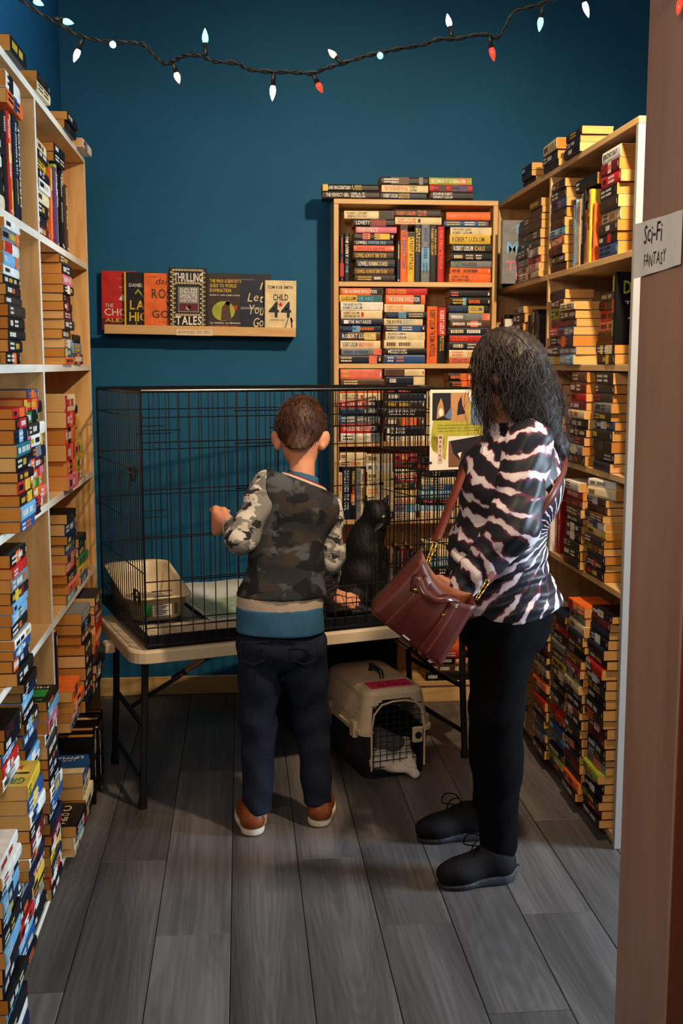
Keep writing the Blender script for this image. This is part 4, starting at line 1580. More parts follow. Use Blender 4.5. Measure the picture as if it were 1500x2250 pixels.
def shell(name, zq, mat, vents, top=None, bottom=None):
    rings = [shell_ring(z, q, .045) for z, q in zq]
    n = len(rings[0])
    m = MB()
    m.v = [p for r_ in rings for p in r_]
    for k in range(len(rings) - 1):
        for i in range(n):
            c = np.mean([rings[k][i], rings[k][(i + 1) % n], rings[k + 1][(i + 1) % n], rings[k + 1][i]], 0)
            if c[1] < .06:
                ex = (abs(c[0] - cw / 2) / .105)
                lo_, hi_ = .035, .300
                if ex < 1 and lo_ < c[2] < hi_ - .05 * max(0, ex) ** 4:
                    continue
            sd = min(c[0], cw - c[0])
            if vents and sd < .06 and .10 < c[1] < cd - .10 and .225 < c[2] < .300 and i % 2 == 0:
                continue
            a = k * n
            m.f.append((a + i, a + (i + 1) % n, a + n + (i + 1) % n, a + n + i))
            m.m.append(0)
    if bottom is not None:
        m.f.append(tuple(reversed(range(n))))
        m.m.append(0)
    if top is not None:
        m.f.append(tuple(range((len(rings) - 1) * n, len(rings) * n)))
        m.m.append(0)
    o = m.build(name, mat, car, smooth=False)
    s_ = o.modifiers.new('thickness', 'SOLIDIFY')
    s_.thickness = .005
    return o


zz = lambda a, b, n: [a + (b - a) * i / n for i in range(n + 1)]
shell('lower_shell', [(z_, .020 - .016 * (z_ / .17)) for z_ in zz(.0015, .168, 10)], dark_sh, False, bottom=1)
ups = shell('upper_shell', [(.172, -.006), (.186, -.006), (.188, .004)] + [(z_, .004 + .018 * ((z_ - .19) / .12)) for z_ in zz(.195, .318, 14)] + [(.328, .030), (.335, .042), (.338, .06)], beige, True, top=1)
for x_, y_ in ((-.012, .06), (cw - .008, .06), (-.012, .34), (cw - .008, .34)):
    MB().box(x_, x_ + .02, y_, y_ + .045, .150, .214, bev=.004).build('clip', beige, car)
m = MB()
arch = [(.036, .04), (.036, .20), (.046, .255), (.075, .288), (.12, .298), (.165, .298), (.21, .288), (.239, .255), (.249, .20), (.249, .04)]
m.tube([(x_, -.004, z_) for x_, z_ in arch], .004, 6)
m.build('door_rim', beige, car)
m = MB()
for x_ in np.linspace(.05, .236, 8):
    top_ = .292 - .045 * (abs(x_ - cw / 2) / .1) ** 4
    m.bar((x_, .012, .035), (x_, .012, top_), .0016, 5)
for z_ in np.linspace(.045, .28, 11):
    m.bar((.042, .010, z_), (.244, .010, z_), .0016, 5)
dr = m.build('door', plain('grey_wire', (44, 46, 50), .4, metal=.4), car)
m = MB().box(.200, .240, -.012, .004, .130, .190, bev=.004)
m.build('latch', beige, dr)
MB().lathe([(.013, 0), (.013, .003)], 18, M=Matrix.Translation((.220, -.0125, .160)) @ Matrix.Rotation(PI / 2, 4, 'X')).build('latch_knob', dark_sh, dr)
m = MB().box(.055, .225, .045, .125, .3392, .3402)
tp = m.build('tape_label', plain('pink_tape', (248, 52, 112), .6, var=.1), car)
m = MB()
put_text(m, 'VALLEY CATS', (.075, .165, .088, .112), lambda u, v: (u, v, .3407), 0, bold=False, wob=.06)
for k in range(2):
    x_ = .085
    while x_ < .20:
        m.box(x_, x_ + .010 + .004 * ((k + int(x_ * 900)) % 3), .056 + k * .014, .060 + k * .014 + .003, .3405, .3408)
        x_ += .021
m.build('lettering', ink_k, tp)
MB().tube([(.142, .16, .340), (.142, .17, .365), (.142, .27, .365), (.142, .28, .340)], .009, 8).build('handle', dark_sh, car)
# blanket inside, a corner of it spilling out under the door
bl_o = np.array([.430, 3.905, 0])
b1, b2 = np.array([math.cos(math.radians(15)), math.sin(math.radians(15)), 0]), np.array([-math.sin(math.radians(15)), math.cos(math.radians(15)), 0])
cb = lambda x, y, z: bl_o + b1 * x + b2 * y + np.array([0, 0, z])
cloth_w = plain('white_fleece', (216, 204, 190), .95, var=.06, bump=.3, scale=200)
bl = sdf_obj('blanket', [Ell(cb(.15, .14, .045), (.09, .10, .035)), Ell(cb(.09, .08, .06), (.045, .05, .04)), C(cb(.07, .04, .05), cb(.21, .035, .055), .025, .022), C(cb(.20, .05, .06), cb(.20, -.03, .012), .022, .010),
                         C(cb(.12, .02, .035), cb(.20, -.025, .02), .012, .010), C(cb(.21, .10, .09), cb(.13, .15, .07), .03, .025)],
             cloth_w, res=.006, k=.03, warp=lambda X, Y, Z: .004 * np.sin(X * 90 + 3 * np.sin(Y * 40)) * np.sin(Z * 80 + Y * 60), cuts=[((0, 0, .0035), (0, 0, -1))])
tag(bl, 'white fleece blanket bunched in the pet carrier and spilling under its door', 'blanket')
cu = sdf_obj('cushion', [Ell(cb(.135, .10, .105), (.075, .05, .035)), Ell(cb(.10, .13, .13), (.05, .05, .03))], plain('grey_fleece', (96, 92, 92), .95), res=.007, k=.03)
tag(cu, 'dark grey cushion lying on the blanket inside the pet carrier', 'cushion')

# ================================================================== people
skin = plain('skin', (206, 142, 112), .5, .4, var=.05, scale=18)
skin_w = plain('skin_tan', (172, 116, 88), .5, .4, var=.05, scale=18)
white_p = plain('eye_white', (226, 222, 216), .25)
iris_m = plain('iris_brown', (60, 40, 28), .2)
lip_m = plain('lip', (168, 92, 84), .5)


def camo(name, base, blots, soft=.02):
    """Camouflage print: blots = (colour, noise scale, threshold, seed), each laid over the last."""
    N = Nodes(name)
    tc = N.n('ShaderNodeTexCoord')
    col = None
    for c, sc, th_, seed in blots:
        mp = N.n('ShaderNodeMapping')
        mp.inputs['Location'].default_value = (seed, seed * 1.7, seed * .6)
        mp.inputs['Scale'].default_value = (1, 1, 1.5)
        N.l(tc.outputs['Object'], mp.inputs[0])
        no = N.n('ShaderNodeTexNoise', Scale=sc, Detail=2.2, Distortion=.5)
        N.l(mp.outputs[0], no.inputs['Vector'])
        r = ramp(N, [(th_ - soft, (0, 0, 0)), (th_ + soft, (1, 1, 1))])
        N.l(no.outputs['Fac'], r.inputs['Fac'])
        mx = N.n('ShaderNodeMix', data_type='RGBA')
        if col is None:
            mx.inputs[6].default_value = (*srgb(base), 1)
        else:
            N.l(col, mx.inputs[6])
        mx.inputs[7].default_value = (*srgb(c), 1)
        N.l(r.outputs['Color'], mx.inputs[0])
        col = mx.outputs[2]
    f = N.n('ShaderNodeTexNoise', Scale=500.0, Detail=1.0)
    N.l(tc.outputs['Object'], f.inputs['Vector'])
    bp = N.n('ShaderNodeBump', Strength=.3, Distance=.001)
    N.l(f.outputs['Fac'], bp.inputs['Height'])
    N.l(bp.outputs['Normal'], N.b.inputs['Normal'])
    N.l(col, N.b.inputs['Base Color'])
    N.b.inputs['Roughness'].default_value = .9
    N.b.inputs['Specular IOR Level'].default_value = .15
    return N.m


camo_dark = camo('camo_charcoal', (46, 48, 52), [((58, 53, 47), 10, .55, 3), ((76, 79, 84), 13, .57, 11), ((30, 31, 35), 12, .54, 23)], .025)
camo_light = camo('camo_grey', (204, 197, 188), [((136, 133, 128), 17, .49, 5), ((112, 110, 107), 20, .57, 14), ((48, 48, 50), 21, .59, 31)], .008)
rib = plain('oat_rib', (186, 170, 152), .9, .1, var=.08, scale=300, bump=.5)
rib_red = plain('wine_rib', (140, 24, 46), .9, .1)
tee = plain('blue_jersey', (54, 96, 128), .9, .1, var=.08, scale=60, bump=.2)
denim = plain('dark_denim', (28, 34, 48), .9, .12, var=.18, scale=120, bump=.3)
leather_b = plain('brown_leather', (124, 62, 26), .42, .4, var=.14, scale=30)
sole_w = plain('cream_sole', (224, 210, 188), .55, var=.05)
wrinkle = lambda a, f: (lambda X, Y, Z: a * np.sin(Z * f + 3.1 * np.sin(X * 17 + Y * 11)) * np.sin(X * 31 + Y * 23 + 1.3 * np.sin(Z * 9)))


def hand(prims_w, k, knuckles, curls, palm_r, fr_, thumb):
    """palm from wrist to the knuckle row, four fingers and a thumb, each its own tapered chain"""
    w = np.array(prims_w, float)
    out = []
    for kn in knuckles:
        out.append(C(w + (np.array(kn) - w) * .12, kn, palm_r * 1.05, palm_r))
    for kn, cu, r_ in zip(knuckles, curls, fr_):
        pts = [kn] + list(cu)
        out += [(*c[:5], .006) for c in chain(pts, [r_ * 1.05] + [r_ * (1 - .08 * i) for i in range(len(cu))])]
    out += [(*c[:5], .008) for c in chain(thumb, [palm_r * 1.05, fr_[0] * 1.15, fr_[0] * 1.02, fr_[0] * .85][:len(thumb)])]
    return out


def face(head_c, A, rad, skinmat):
    """eyes, brows and mouth set in the front of a head whose axes (side, forward, up) are the rows of A"""
    P = lambda s_, f, u: np.array(head_c) + A[0] * s_ * rad[0] + A[1] * f * rad[1] + A[2] * u * rad[2]
    nose = [C(P(0, .93, .05), P(0, 1.10, -.22), .008, .012), C(P(-.12, .98, -.26), P(.12, .98, -.26), .008, .008)]
    chin = [Ell(P(0, .52, -.80), (.036, .035, .026), A)]
    lips = [C(P(-.24, .90, -.50), P(.24, .90, -.50), .006)]
    return P, nose + chin + lips


def spline(pts, n=8):
    pts = [np.array(p, float) for p in pts]
    P_ = [2 * pts[0] - pts[1]] + pts + [2 * pts[-1] - pts[-2]]
    out = []
    for i in range(1, len(P_) - 2):
        for k in range(n):
            t = k / n
            a, b, c, d = P_[i - 1], P_[i], P_[i + 1], P_[i + 2]
            out.append(.5 * ((2 * b) + (-a + c) * t + (2 * a - 5 * b + 4 * c - d) * t * t + (-a + 3 * b - 3 * c + d) * t ** 3))
    out.append(pts[-1])
    return out


# ------------------------------------------------------------------ the boy
boy = empty('person', 'boy with short brown hair in a camouflage sweatshirt reaching into the cage', 'person', (.13, 3.52, 0))
bf = np.array([.16, .90, -.46])
bA = frame(bf)
bh = at(661, 947, 3.64)
br = (.071, .088, .103)
P, feats = face(bh, bA, br, skin)
hipL, hipR = at(572, 1425, 3.52), at(666, 1422, 3.52)
knL, knR = at(567, 1590, 3.525), at(686, 1580, 3.565)
anL, anR = at(566, 1768, 3.495), at(697, 1748, 3.545)
shL, shR = at(588, 1072, 3.55), at(718, 1118, 3.585)
elL, elR = at(530, 1182, 3.50), at(722, 1222, 3.60)
wrL, wrR = at(506, 1153, 3.685), at(722, 1298, 3.945)
torso = [Ell(at(620, 1405, 3.52), (.112, .082, .09)), Ell(at(632, 1270, 3.535), (.100, .075, .12)), Ell(at(648, 1135, 3.565), (.112, .078, .12)),
         C(shL, shR, .045, .045), C(at(662, 1085, 3.575), at(665, 985, 3.615), .043, .040)]
head = [Ell(bh, br, bA), Ell(P(0, .30, -.55), (.055, .055, .05), bA)] + feats
for sgn_ in (-1, 1):
    e0 = P(sgn_ * 1.03, -.12, -.34)
    head += [(*Ell(e0 + bA[0] * sgn_ * .008, (.009, .020, .031), frame(bA[1] + bA[0] * sgn_ * .9))[:4], .006), (*C(e0 - bA[2] * .022, e0 - bA[2] * .026 + bA[1] * .004, .010)[:5], .006)]
X_, Y_, Z_ = np.eye(3)
# left fist closed round a cage wire, right hand open over the tray
kL = [at(474, 1124 + 15 * i, 3.735) for i in range(4)]
cL = []
for i, kpt in enumerate(kL):
    b = kpt + np.array([-.004, .030 - .003 * abs(i - 1), 0])
    c = b + np.array([.026, .012, -.002])
    d = c + np.array([.020, -.018, -.001])
    cL.append((b, c, d))
thL = [wrL + np.array([-.004, .006, .014]), at(492, 1122, 3.725), at(474, 1117, 3.748), at(464, 1121, 3.765)]
handL = hand(wrL, None, kL, cL, .0135, (.0092, .0095, .0090, .0080), thL)
kR = [at(752, 1306 + 7 * i, 3.955 + .012 * (1.5 - i)) for i in range(4)]
cR = []
for i, kpt in enumerate(kR):
    ln = (.030, .034, .031, .025)[i]
    b = kpt + np.array([ln, .004, -.004 - .002 * i])
    cR.append((b, b + np.array([ln * .75, .004, -.009 - .001 * i])))
thR = [wrR + np.array([.01, -.004, -.016]), wrR + np.array([.032, -.014, -.036]), wrR + np.array([.056, -.014, -.046]), wrR + np.array([.074, -.008, -.047])]
handR = hand(wrR, None, kR, cR, .0115, (.0090, .0094, .0088, .0078), thR)
arms = chain([shL, elL, wrL], [.040, .033, .022]) + chain([shR, elR, wrR], [.040, .033, .022])
legs = chain([hipL, knL, anL], [.065, .046, .034]) + chain([hipR, knR, anR], [.065, .046, .034])
for a_, s_ in ((anL, -.02), (anR, .03)):
    legs += chain([a_, a_ + np.array([0, 0, -.05]), a_ + np.array([s_ * 1.0, .12, -.062])], [.034, .024, .016])
sdf_obj('body', torso + head + arms + legs + handL + handR, skin, boy, res=.0048, k=.022)
for sgn_ in (-1, 1):
    ey = MB()
    c = P(sgn_ * .42, .86, .02)
    ey.lathe([(.001, -.012), (.008, -.009), (.0115, 0), (.008, .009), (.001, .012)], 12, M=Matrix.Translation(c))
    eo = ey.build('eye', white_p, boy, smooth=True, world=True)
    iy = MB()
    iy.lathe([(.0055, 0), (.0055, .002)], 12, M=Matrix.Translation(c + bA[1] * .0105) @ Vector(bA[1]).to_track_quat('Z', 'Y').to_matrix().to_4x4())
    iy.build('iris', iris_m, eo)
    MB().tube([P(sgn_ * .2, .93, .2), P(sgn_ * .42, .90, .26), P(sgn_ * .62, .78, .2)], .003, 5).build('eyebrow', plain('hair_brown', (72, 44, 26), .5), boy, world=True)
MB().tube([P(-.26, .925, -.5), P(0, .97, -.49), P(.26, .925, -.5)], .004, 6).build('mouth', lip_m, boy, smooth=True, world=True)


def hair_mat(name, dark, light):
    N = Nodes(name)
    tc = N.n('ShaderNodeTexCoord')
    no = N.n('ShaderNodeTexNoise', Scale=55.0, Detail=4.0)
    N.l(tc.outputs['Object'], no.inputs['Vector'])
    r = ramp(N, [(.35, srgb(dark)), (.72, srgb(light))])
    N.l(no.outputs['Fac'], r.inputs['Fac'])
    N.l(r.outputs['Color'], N.b.inputs['Base Color'])
    N.b.inputs['Roughness'].default_value = .55
    N.b.inputs['Specular IOR Level'].default_value = .3
    return N.m


hair_b = hair_mat('hair_short_brown', (40, 22, 13), (78, 46, 26))
hc = bh + bA[2] * .012 - bA[1] * .008
cap = sdf_obj('hair', [Ell(hc, (.080, .095, .104), bA), Ell(P(.0, -.50, -.70), (.046, .042, .066), bA), Ell(P(.15, .2, .98), (.04, .05, .022), bA)], hair_b, boy, res=.005, k=.02,
              cuts=[(P(0, .45, .30), bA[1] * 1.0 - bA[2] * .9), (P(0, -.5, -1.22), -bA[2] + bA[1] * .25), (P(0, -.20, -.50), bA[1] * .75 - bA[2] * .55)],
              warp=lambda X, Y, Z: .0016 * np.sin(X * 300 + 5 * np.sin(Z * 60)) * np.sin(Z * 120 + Y * 40))
# short strands lying on the cap
hm = MB()
rs = random.Random(11)
for i in range(900):
    th_, ph = rs.uniform(0, 2 * PI), math.acos(rs.uniform(-.72, 1))
    d = np.array([math.sin(ph) * math.cos(th_), math.sin(ph) * math.sin(th_), math.cos(ph)])
    if d[1] > .3 and d[2] < .35 or (d[2] < -.25 and d[1] > -.35):
        continue
    p = hc + bA[0] * d[0] * .080 + bA[1] * d[1] * .095 + bA[2] * d[2] * .104
    out = bA[0] * d[0] + bA[1] * d[1] + bA[2] * d[2]
    dn = -bA[2] + out * (bA[2] @ out) + bA[0] * rs.uniform(-.5, .5)
    if d[2] > .75:
        dn = bA[1] * rs.uniform(-.4, 1) + bA[0] * rs.uniform(-1, 1)
    dn /= np.linalg.norm(dn)
    l_ = rs.uniform(.016, .03)
    hm.tube([p - out * .002, p + dn * l_ * .5 + out * .0035, p + dn * l_ + out * .001], [.0011, .0010, .0003], 3, caps=False)
hm.build('strands', hair_b, cap, smooth=True)

# clothes
wk_ = wrinkle(.0035, 34)
sw = [Ell(at(617, 1318, 3.525), (.148, .112, .095)), Ell(at(628, 1250, 3.53), (.128, .096, .13)), Ell(at(650, 1130, 3.562), (.125, .092, .13)), C(shL + np.array([.012, 0, .0]), shR + np.array([-.012, 0, 0]), .058, .056),
      C(at(662, 1090, 3.575), at(665, 1040, 3.60), .062, .055)]
sdf_obj('sweatshirt', sw, camo_dark, boy, res=.006, k=.05, warp=wk_, cuts=[(at(617, 1306, 3.53), (.0, 0, -1)), (at(667, 1060, 3.59), (.36, .12, .9))])
sdf_obj('sleeve', chain([shL, elL, wrL + (elL - wrL) * .10], [.056, .047, .034]), camo_light, boy, res=.005, k=.03, warp=wrinkle(.004, 60))
sdf_obj('sleeve', chain([shR, elR, wrR + (elR - wrR) * .06], [.054, .047, .031]), camo_light, boy, res=.005, k=.03, warp=wrinkle(.004, 60))
for w_, e_, rr in ((wrL, elL, .030), (wrR, elR, .028)):
    d = (e_ - w_) / np.linalg.norm(e_ - w_)
    sdf_obj('cuff', [C(w_ + d * .008, w_ + d * .045, rr - .001, rr + .002)], rib, boy, res=.004, k=.01, cuts=[(w_ + d * .006, -d)])
sdf_obj('hem_band', [Ell(at(615, 1322, 3.523), (.140, .104, .22)), ], rib, boy, res=.005, k=.02, cuts=[(at(615, 1301, 3.53), (0, 0, 1)), (at(615, 1341, 3.53), (-.03, 0, -1))])
sdf_obj('tee_shirt', [Ell(at(615, 1380, 3.52), (.1445, .107, .30))], tee, boy, res=.005, k=.02, warp=wrinkle(.002, 40),
        cuts=[(at(615, 1386, 3.52), (-.03, 0, -1)), (at(615, 1330, 3.52), (0, 0, 1))])
sdf_obj('tee_neckline', [C(at(662, 1085, 3.575), at(666, 1042, 3.60), .058, .050)], tee, boy, res=.005, k=.02, cuts=[(at(668, 1040, 3.60), (.30, .1, .95))])
cc = at(667, 1060, 3.592)
cn_ = np.array([.36, .12, .9])
cn_ /= np.linalg.norm(cn_)
c1 = np.cross(cn_, [0, 1, 0]); c1 /= np.linalg.norm(c1)
c2 = np.cross(cn_, c1)
ringp = lambda R1, R2, h: [cc + cn_ * h + c1 * R1 * math.cos(2 * PI * i / 28) + c2 * R2 * math.sin(2 * PI * i / 28) for i in range(28)]
MB().tube(ringp(.072, .070, -.004), .0115, 8, closed=True).build('collar', rib, boy, smooth=True, world=True)
MB().tube(ringp(.064, .062, .006), .0055, 8, closed=True).build('collar_stripe', rib_red, boy, smooth=True, world=True)
lw = wrinkle(.005, 48)
jl = [Ell(at(619, 1418, 3.52), (.136, .100, .085))] + chain([hipL, knL, anL + np.array([0, 0, -.012])], [.078, .058, .048]) + chain([hipR, knR, anR + np.array([0, 0, -.012])], [.078, .058, .048])
jeans = sdf_obj('jeans', jl, denim, boy, res=.006, k=.022, warp=lw, cuts=[(anL + np.array([0, 0, -.022]), (0, 0, -1))])
for px_, py_, rx in ((556, 1432, -.05), (668, 1432, .05)):
    c = at(px_, py_, 3.415)
    MB().tube([c + np.array([-.040, 0, .03]), c + np.array([.040, 0, .03]), c + np.array([.038, .002, -.028]), c + np.array([0, .0, -.042]), c + np.array([-.038, .002, -.028])], .0022, 4, closed=True).build('back_pocket', denim, jeans)
for a_, hx, hy, s_ in ((anL, .022, 3.462, -.02), (anR, .247, 3.512, .025)):
    hl = np.array([hx, hy, 0])
    toe = hl + np.array([s_, .205, 0])
    sh = sdf_obj('shoe', [C(hl + np.array([0, .03, .050]), toe + np.array([0, -.03, .042]), .036, .031), C(hl + np.array([0, .025, .055]), hl + np.array([0, .035, .085]), .040, .040), Ell(hl + (toe - hl) * .6 + np.array([0, 0, .045]), (.042, .07, .03))],
                 leather_b, boy, res=.0045, k=.02, cuts=[((0, 0, .028), (0, 0, -1)), (hl + np.array([0, .03, .108]), (0, 0, 1))])
    sdf_obj('sole', [C(hl + np.array([0, .036, .02]), toe + np.array([0, -.036, .02]), .040, .037), Ell(hl + (toe - hl) * .62 + np.array([0, 0, .02]), (.045, .07, .03))], sole_w, sh, res=.004, k=.02,
            cuts=[((0, 0, .0025), (0, 0, -1)), ((0, 0, .030), (0, 0, 1))])

# ------------------------------------------------------------------ the woman
woman = empty('person', 'woman with long dark wavy hair in a tie-dye top and black trousers', 'person', (.75, 3.22, 0))
WY = 3.22
wf = np.array([-.80, .50, -.34])
wA = frame(wf)
wh = at(1108, 822, WY)
wr_ = (.074, .092, .112)
P, feats = face(wh, wA, wr_, skin_w)
n_sh, f_sh = at(1160, 975, 3.085), at(1150, 962, 3.375)
n_el, f_el = at(1128, 1158, 3.02), at(1088, 1150, 3.40)
n_wr, f_wr = at(1006, 1300, 3.040), at(1000, 1318, 3.25)
n_hip, f_hip = at(1102, 1375, 3.14), at(1098, 1368, 3.33)
n_kn, f_kn = at(1092, 1575, 3.11), at(1082, 1560, 3.35)
n_an, f_an = at(1098, 1838, 3.10), at(1080, 1778, 3.39)
body = [Ell(at(1108, 1335, WY), (.112, .15, .10)), Ell(at(1092, 1210, WY), (.125, .15, .15)), Ell(at(1120, 1060, WY), (.125, .16, .16)), C(n_sh, f_sh, .055, .055), C(at(1135, 960, WY), at(1118, 880, WY), .058, .050),
        Ell(wh, wr_, wA), Ell(P(0, .30, -.6), (.058, .058, .052), wA)] + feats
for sgn_ in (-1, 1):
    e0 = P(sgn_ * 1.0, -.05, -.12)
    body += [(*Ell(e0 + wA[0] * sgn_ * .006, (.008, .018, .030), wA)[:4], .006)]
body += chain([n_sh, n_el, n_wr], [.052, .042, .028]) + chain([f_sh, f_el, f_wr], [.052, .042, .028])
body += chain([n_hip, n_kn, n_an], [.088, .058, .040]) + chain([f_hip, f_kn, f_an], [.088, .058, .040])
body += [C(n_kn + (n_an - n_kn) * .2, n_kn + (n_an - n_kn) * .5, .055, .058), C(n_an, n_an + np.array([-.09, -.015, -.085]), .030, .020), C(f_an, f_an + np.array([-.09, 0, -.035]), .030, .020)]
# both hands held in front, gripping the top of the bag and a phone
kN = [n_wr + np.array([-.075 + .004 * i, -.012 + .006 * i, .004 - .019 * i]) for i in range(4)]
cN = [(q + np.array([-.030, .012, -.012]), q + np.array([-.036, .036, -.016]), q + np.array([-.016, .048, -.010])) for q in kN]
tN = [n_wr + np.array([-.02, -.004, .02]), n_wr + np.array([-.05, .01, .036]), n_wr + np.array([-.078, .03, .034]), n_wr + np.array([-.096, .046, .024])]
body += hand(n_wr, None, kN, cN, .0145, (.0096, .0100, .0095, .0085), tN)
kF = [f_wr + np.array([-.075 + .004 * i, .01 - .004 * i, .010 - .019 * i]) for i in range(4)]
cF = [(q + np.array([-.032, -.008, -.010]), q + np.array([-.040, -.034, -.014]), q + np.array([-.020, -.046, -.010])) for q in kF]
tF = [f_wr + np.array([-.02, .004, .02]), f_wr + np.array([-.05, -.008, .036]), f_wr + np.array([-.078, -.026, .034]), f_wr + np.array([-.096, -.040, .024])]
body += hand(f_wr, None, kF, cF, .0145, (.0096, .0100, .0095, .0085), tF)
sdf_obj('body', body, skin_w, woman, res=.0052, k=.025)
for sgn_ in (-1, 1):
    c = P(sgn_ * .42, .86, .02)
    ey = MB().lathe([(.001, -.012), (.008, -.009), (.0118, 0), (.008, .009), (.001, .012)], 12, M=Matrix.Translation(c))
    eo = ey.build('eye', white_p, woman, smooth=True, world=True)
    MB().lathe([(.0055, 0), (.0055, .002)], 12, M=Matrix.Translation(c + wA[1] * .0108) @ Vector(wA[1]).to_track_quat('Z', 'Y').to_matrix().to_4x4()).build('iris', iris_m, eo)
    MB().tube([P(sgn_ * .2, .93, .2), P(sgn_ * .42, .90, .26), P(sgn_ * .62, .78, .2)], .0028, 5).build('eyebrow', plain('brow_dark', (40, 28, 22), .5), woman, world=True)
MB().tube([P(-.28, .925, -.5), P(0, .975, -.49), P(.28, .925, -.5)], .0048, 6).build('mouth', lip_m, woman, smooth=True, world=True)


def tie_dye(name, centre, flip, freq, bend, seed):
    """Cotton dyed in bands that fan out from a knot at centre; flip turns the fan to the other side."""
    N = Nodes(name)
    tc = N.n('ShaderNodeTexCoord')
    sub = N.n('ShaderNodeVectorMath', operation='SUBTRACT')
    sub.inputs[1].default_value = tuple(centre)
    N.l(tc.outputs['Object'], sub.inputs[0])
    off = N.n('ShaderNodeVectorMath', operation='ADD')
    off.inputs[1].default_value = (seed, seed * .7, seed * 1.3)
    N.l(tc.outputs['Object'], off.inputs[0])

    def noise(scale, detail):
        x = N.n('ShaderNodeTexNoise', Scale=scale, Detail=detail)
        N.l(off.outputs[0], x.inputs['Vector'])
        return x.outputs['Fac']

    def madd(a, k, b=None):
        x = N.n('ShaderNodeMath', operation='MULTIPLY_ADD')
        N.l(a, x.inputs[0])
        x.inputs[1].default_value = k
        x.inputs[2].default_value = 0
        if b is not None:
            N.l(b, x.inputs[2])
        return x.outputs[0]

    sx = N.n('ShaderNodeSeparateXYZ')
    N.l(sub.outputs[0], sx.inputs[0])
    an = N.n('ShaderNodeMath', operation='ARCTAN2')
    N.l(sx.outputs['Z'], an.inputs[0])
    N.l(madd(sx.outputs['X'], flip), an.inputs[1])
    p = madd(noise(5.5, 3), bend, madd(an.outputs[0], freq))
    p = madd(noise(30, 3), 4.2, p)
    sn = N.n('ShaderNodeMath', operation='SINE')
    N.l(p, sn.inputs[0])
    a = madd(noise(12, 2), 4.4, sn.outputs[0])
    mr = N.n('ShaderNodeMapRange')
    mr.inputs['From Min'].default_value = .95
    mr.inputs['From Max'].default_value = 3.55
    N.l(a, mr.inputs['Value'])
    r = ramp(N, [(0, srgb(16, 18, 26)), (.49, srgb(20, 20, 30)), (.55, srgb(84, 24, 44)), (.665, srgb(96, 38, 58)), (.72, srgb(204, 188, 196)), (1, srgb(228, 216, 214))])
    N.l(mr.outputs[0], r.inputs['Fac'])
    N.l(r.outputs['Color'], N.b.inputs['Base Color'])
    N.b.inputs['Roughness'].default_value = .5
    N.b.inputs['Specular IOR Level'].default_value = .4
    return N.m


td = tie_dye('tie_dye_body', at(1265, 1185, 3.0), -1.0, 31.0, 14.0, 2.0)
td_s = tie_dye('tie_dye_sleeve', at(905, 1040, 3.0), 1.0, 38.0, 13.0, 9.0)
black_k = plain('black_knit', (7, 7, 8), .9, .06, var=.1, scale=200)


def jw(X, Y, Z):
    low = np.clip((1.06 - Z) / .12, 0, 1) * np.clip((Z - .78) / .05, 0, 1)
    return .003 * np.sin(Z * 26 + 3 * np.sin(X * 15 + Y * 9)) + low * .0052 * np.sin(Z * 150 + 4.5 * np.sin(X * 13) + 3 * np.sin(Y * 17))


jk = [Ell(at(1112, 1318, WY), (.162, .19, .125)), Ell(at(1090, 1215, WY), (.146, .175, .16)), Ell(at(1120, 1065, WY), (.158, .19, .165)), C(n_sh + np.array([.0, .02, -.012]), f_sh + np.array([0, -.02, -.012]), .068, .068), C(at(1135, 962, WY), at(1128, 925, WY), .070, .060)]
top = sdf_obj('top', jk, td, woman, res=.0065, k=.05, warp=jw, cuts=[(at(1100, 1368, 3.1), (.19, 0, -1)), (at(1125, 925, WY), (-.1, 0, 1))])
slw = lambda X, Y, Z: .0045 * np.sin(Z * 70 + 4 * np.sin(X * 20)) * np.sin(X * 40 + Y * 13)
sdf_obj('sleeve', chain([n_sh, n_el, n_wr + (n_el - n_wr) * .02], [.072, .068, .042]), td_s, woman, res=.006, k=.04, warp=slw)
sdf_obj('sleeve', chain([f_sh, f_el, f_wr + (f_el - f_wr) * .02], [.070, .064, .042]), td_s, woman, res=.006, k=.04, warp=slw)
pants = [Ell(at(1110, 1340, WY + .01), (.142, .176, .13)), Ell(at(1102, 1385, WY + .01), (.128, .175, .09))] + chain([n_hip, n_kn, n_an + np.array([-.004, 0, -.022])], [.104, .071, .056]) + chain([f_hip, f_kn, f_an + np.array([-.004, 0, -.0])], [.104, .071, .056])
pants += [C(n_kn + (n_an - n_kn) * .2, n_kn + (n_an - n_kn) * .45, .068, .070), C(f_kn + (f_an - f_kn) * .2, f_kn + (f_an - f_kn) * .45, .068, .070)]
sdf_obj('trousers', pants, black_k, woman, res=.0065, k=.03, warp=wrinkle(.002, 50))
mesh_k = plain('black_mesh', (11, 11, 13), .75, .2, var=.25, scale=260, bump=.4)
sole_k = plain('dark_sole', (30, 33, 41), .6, var=.1)
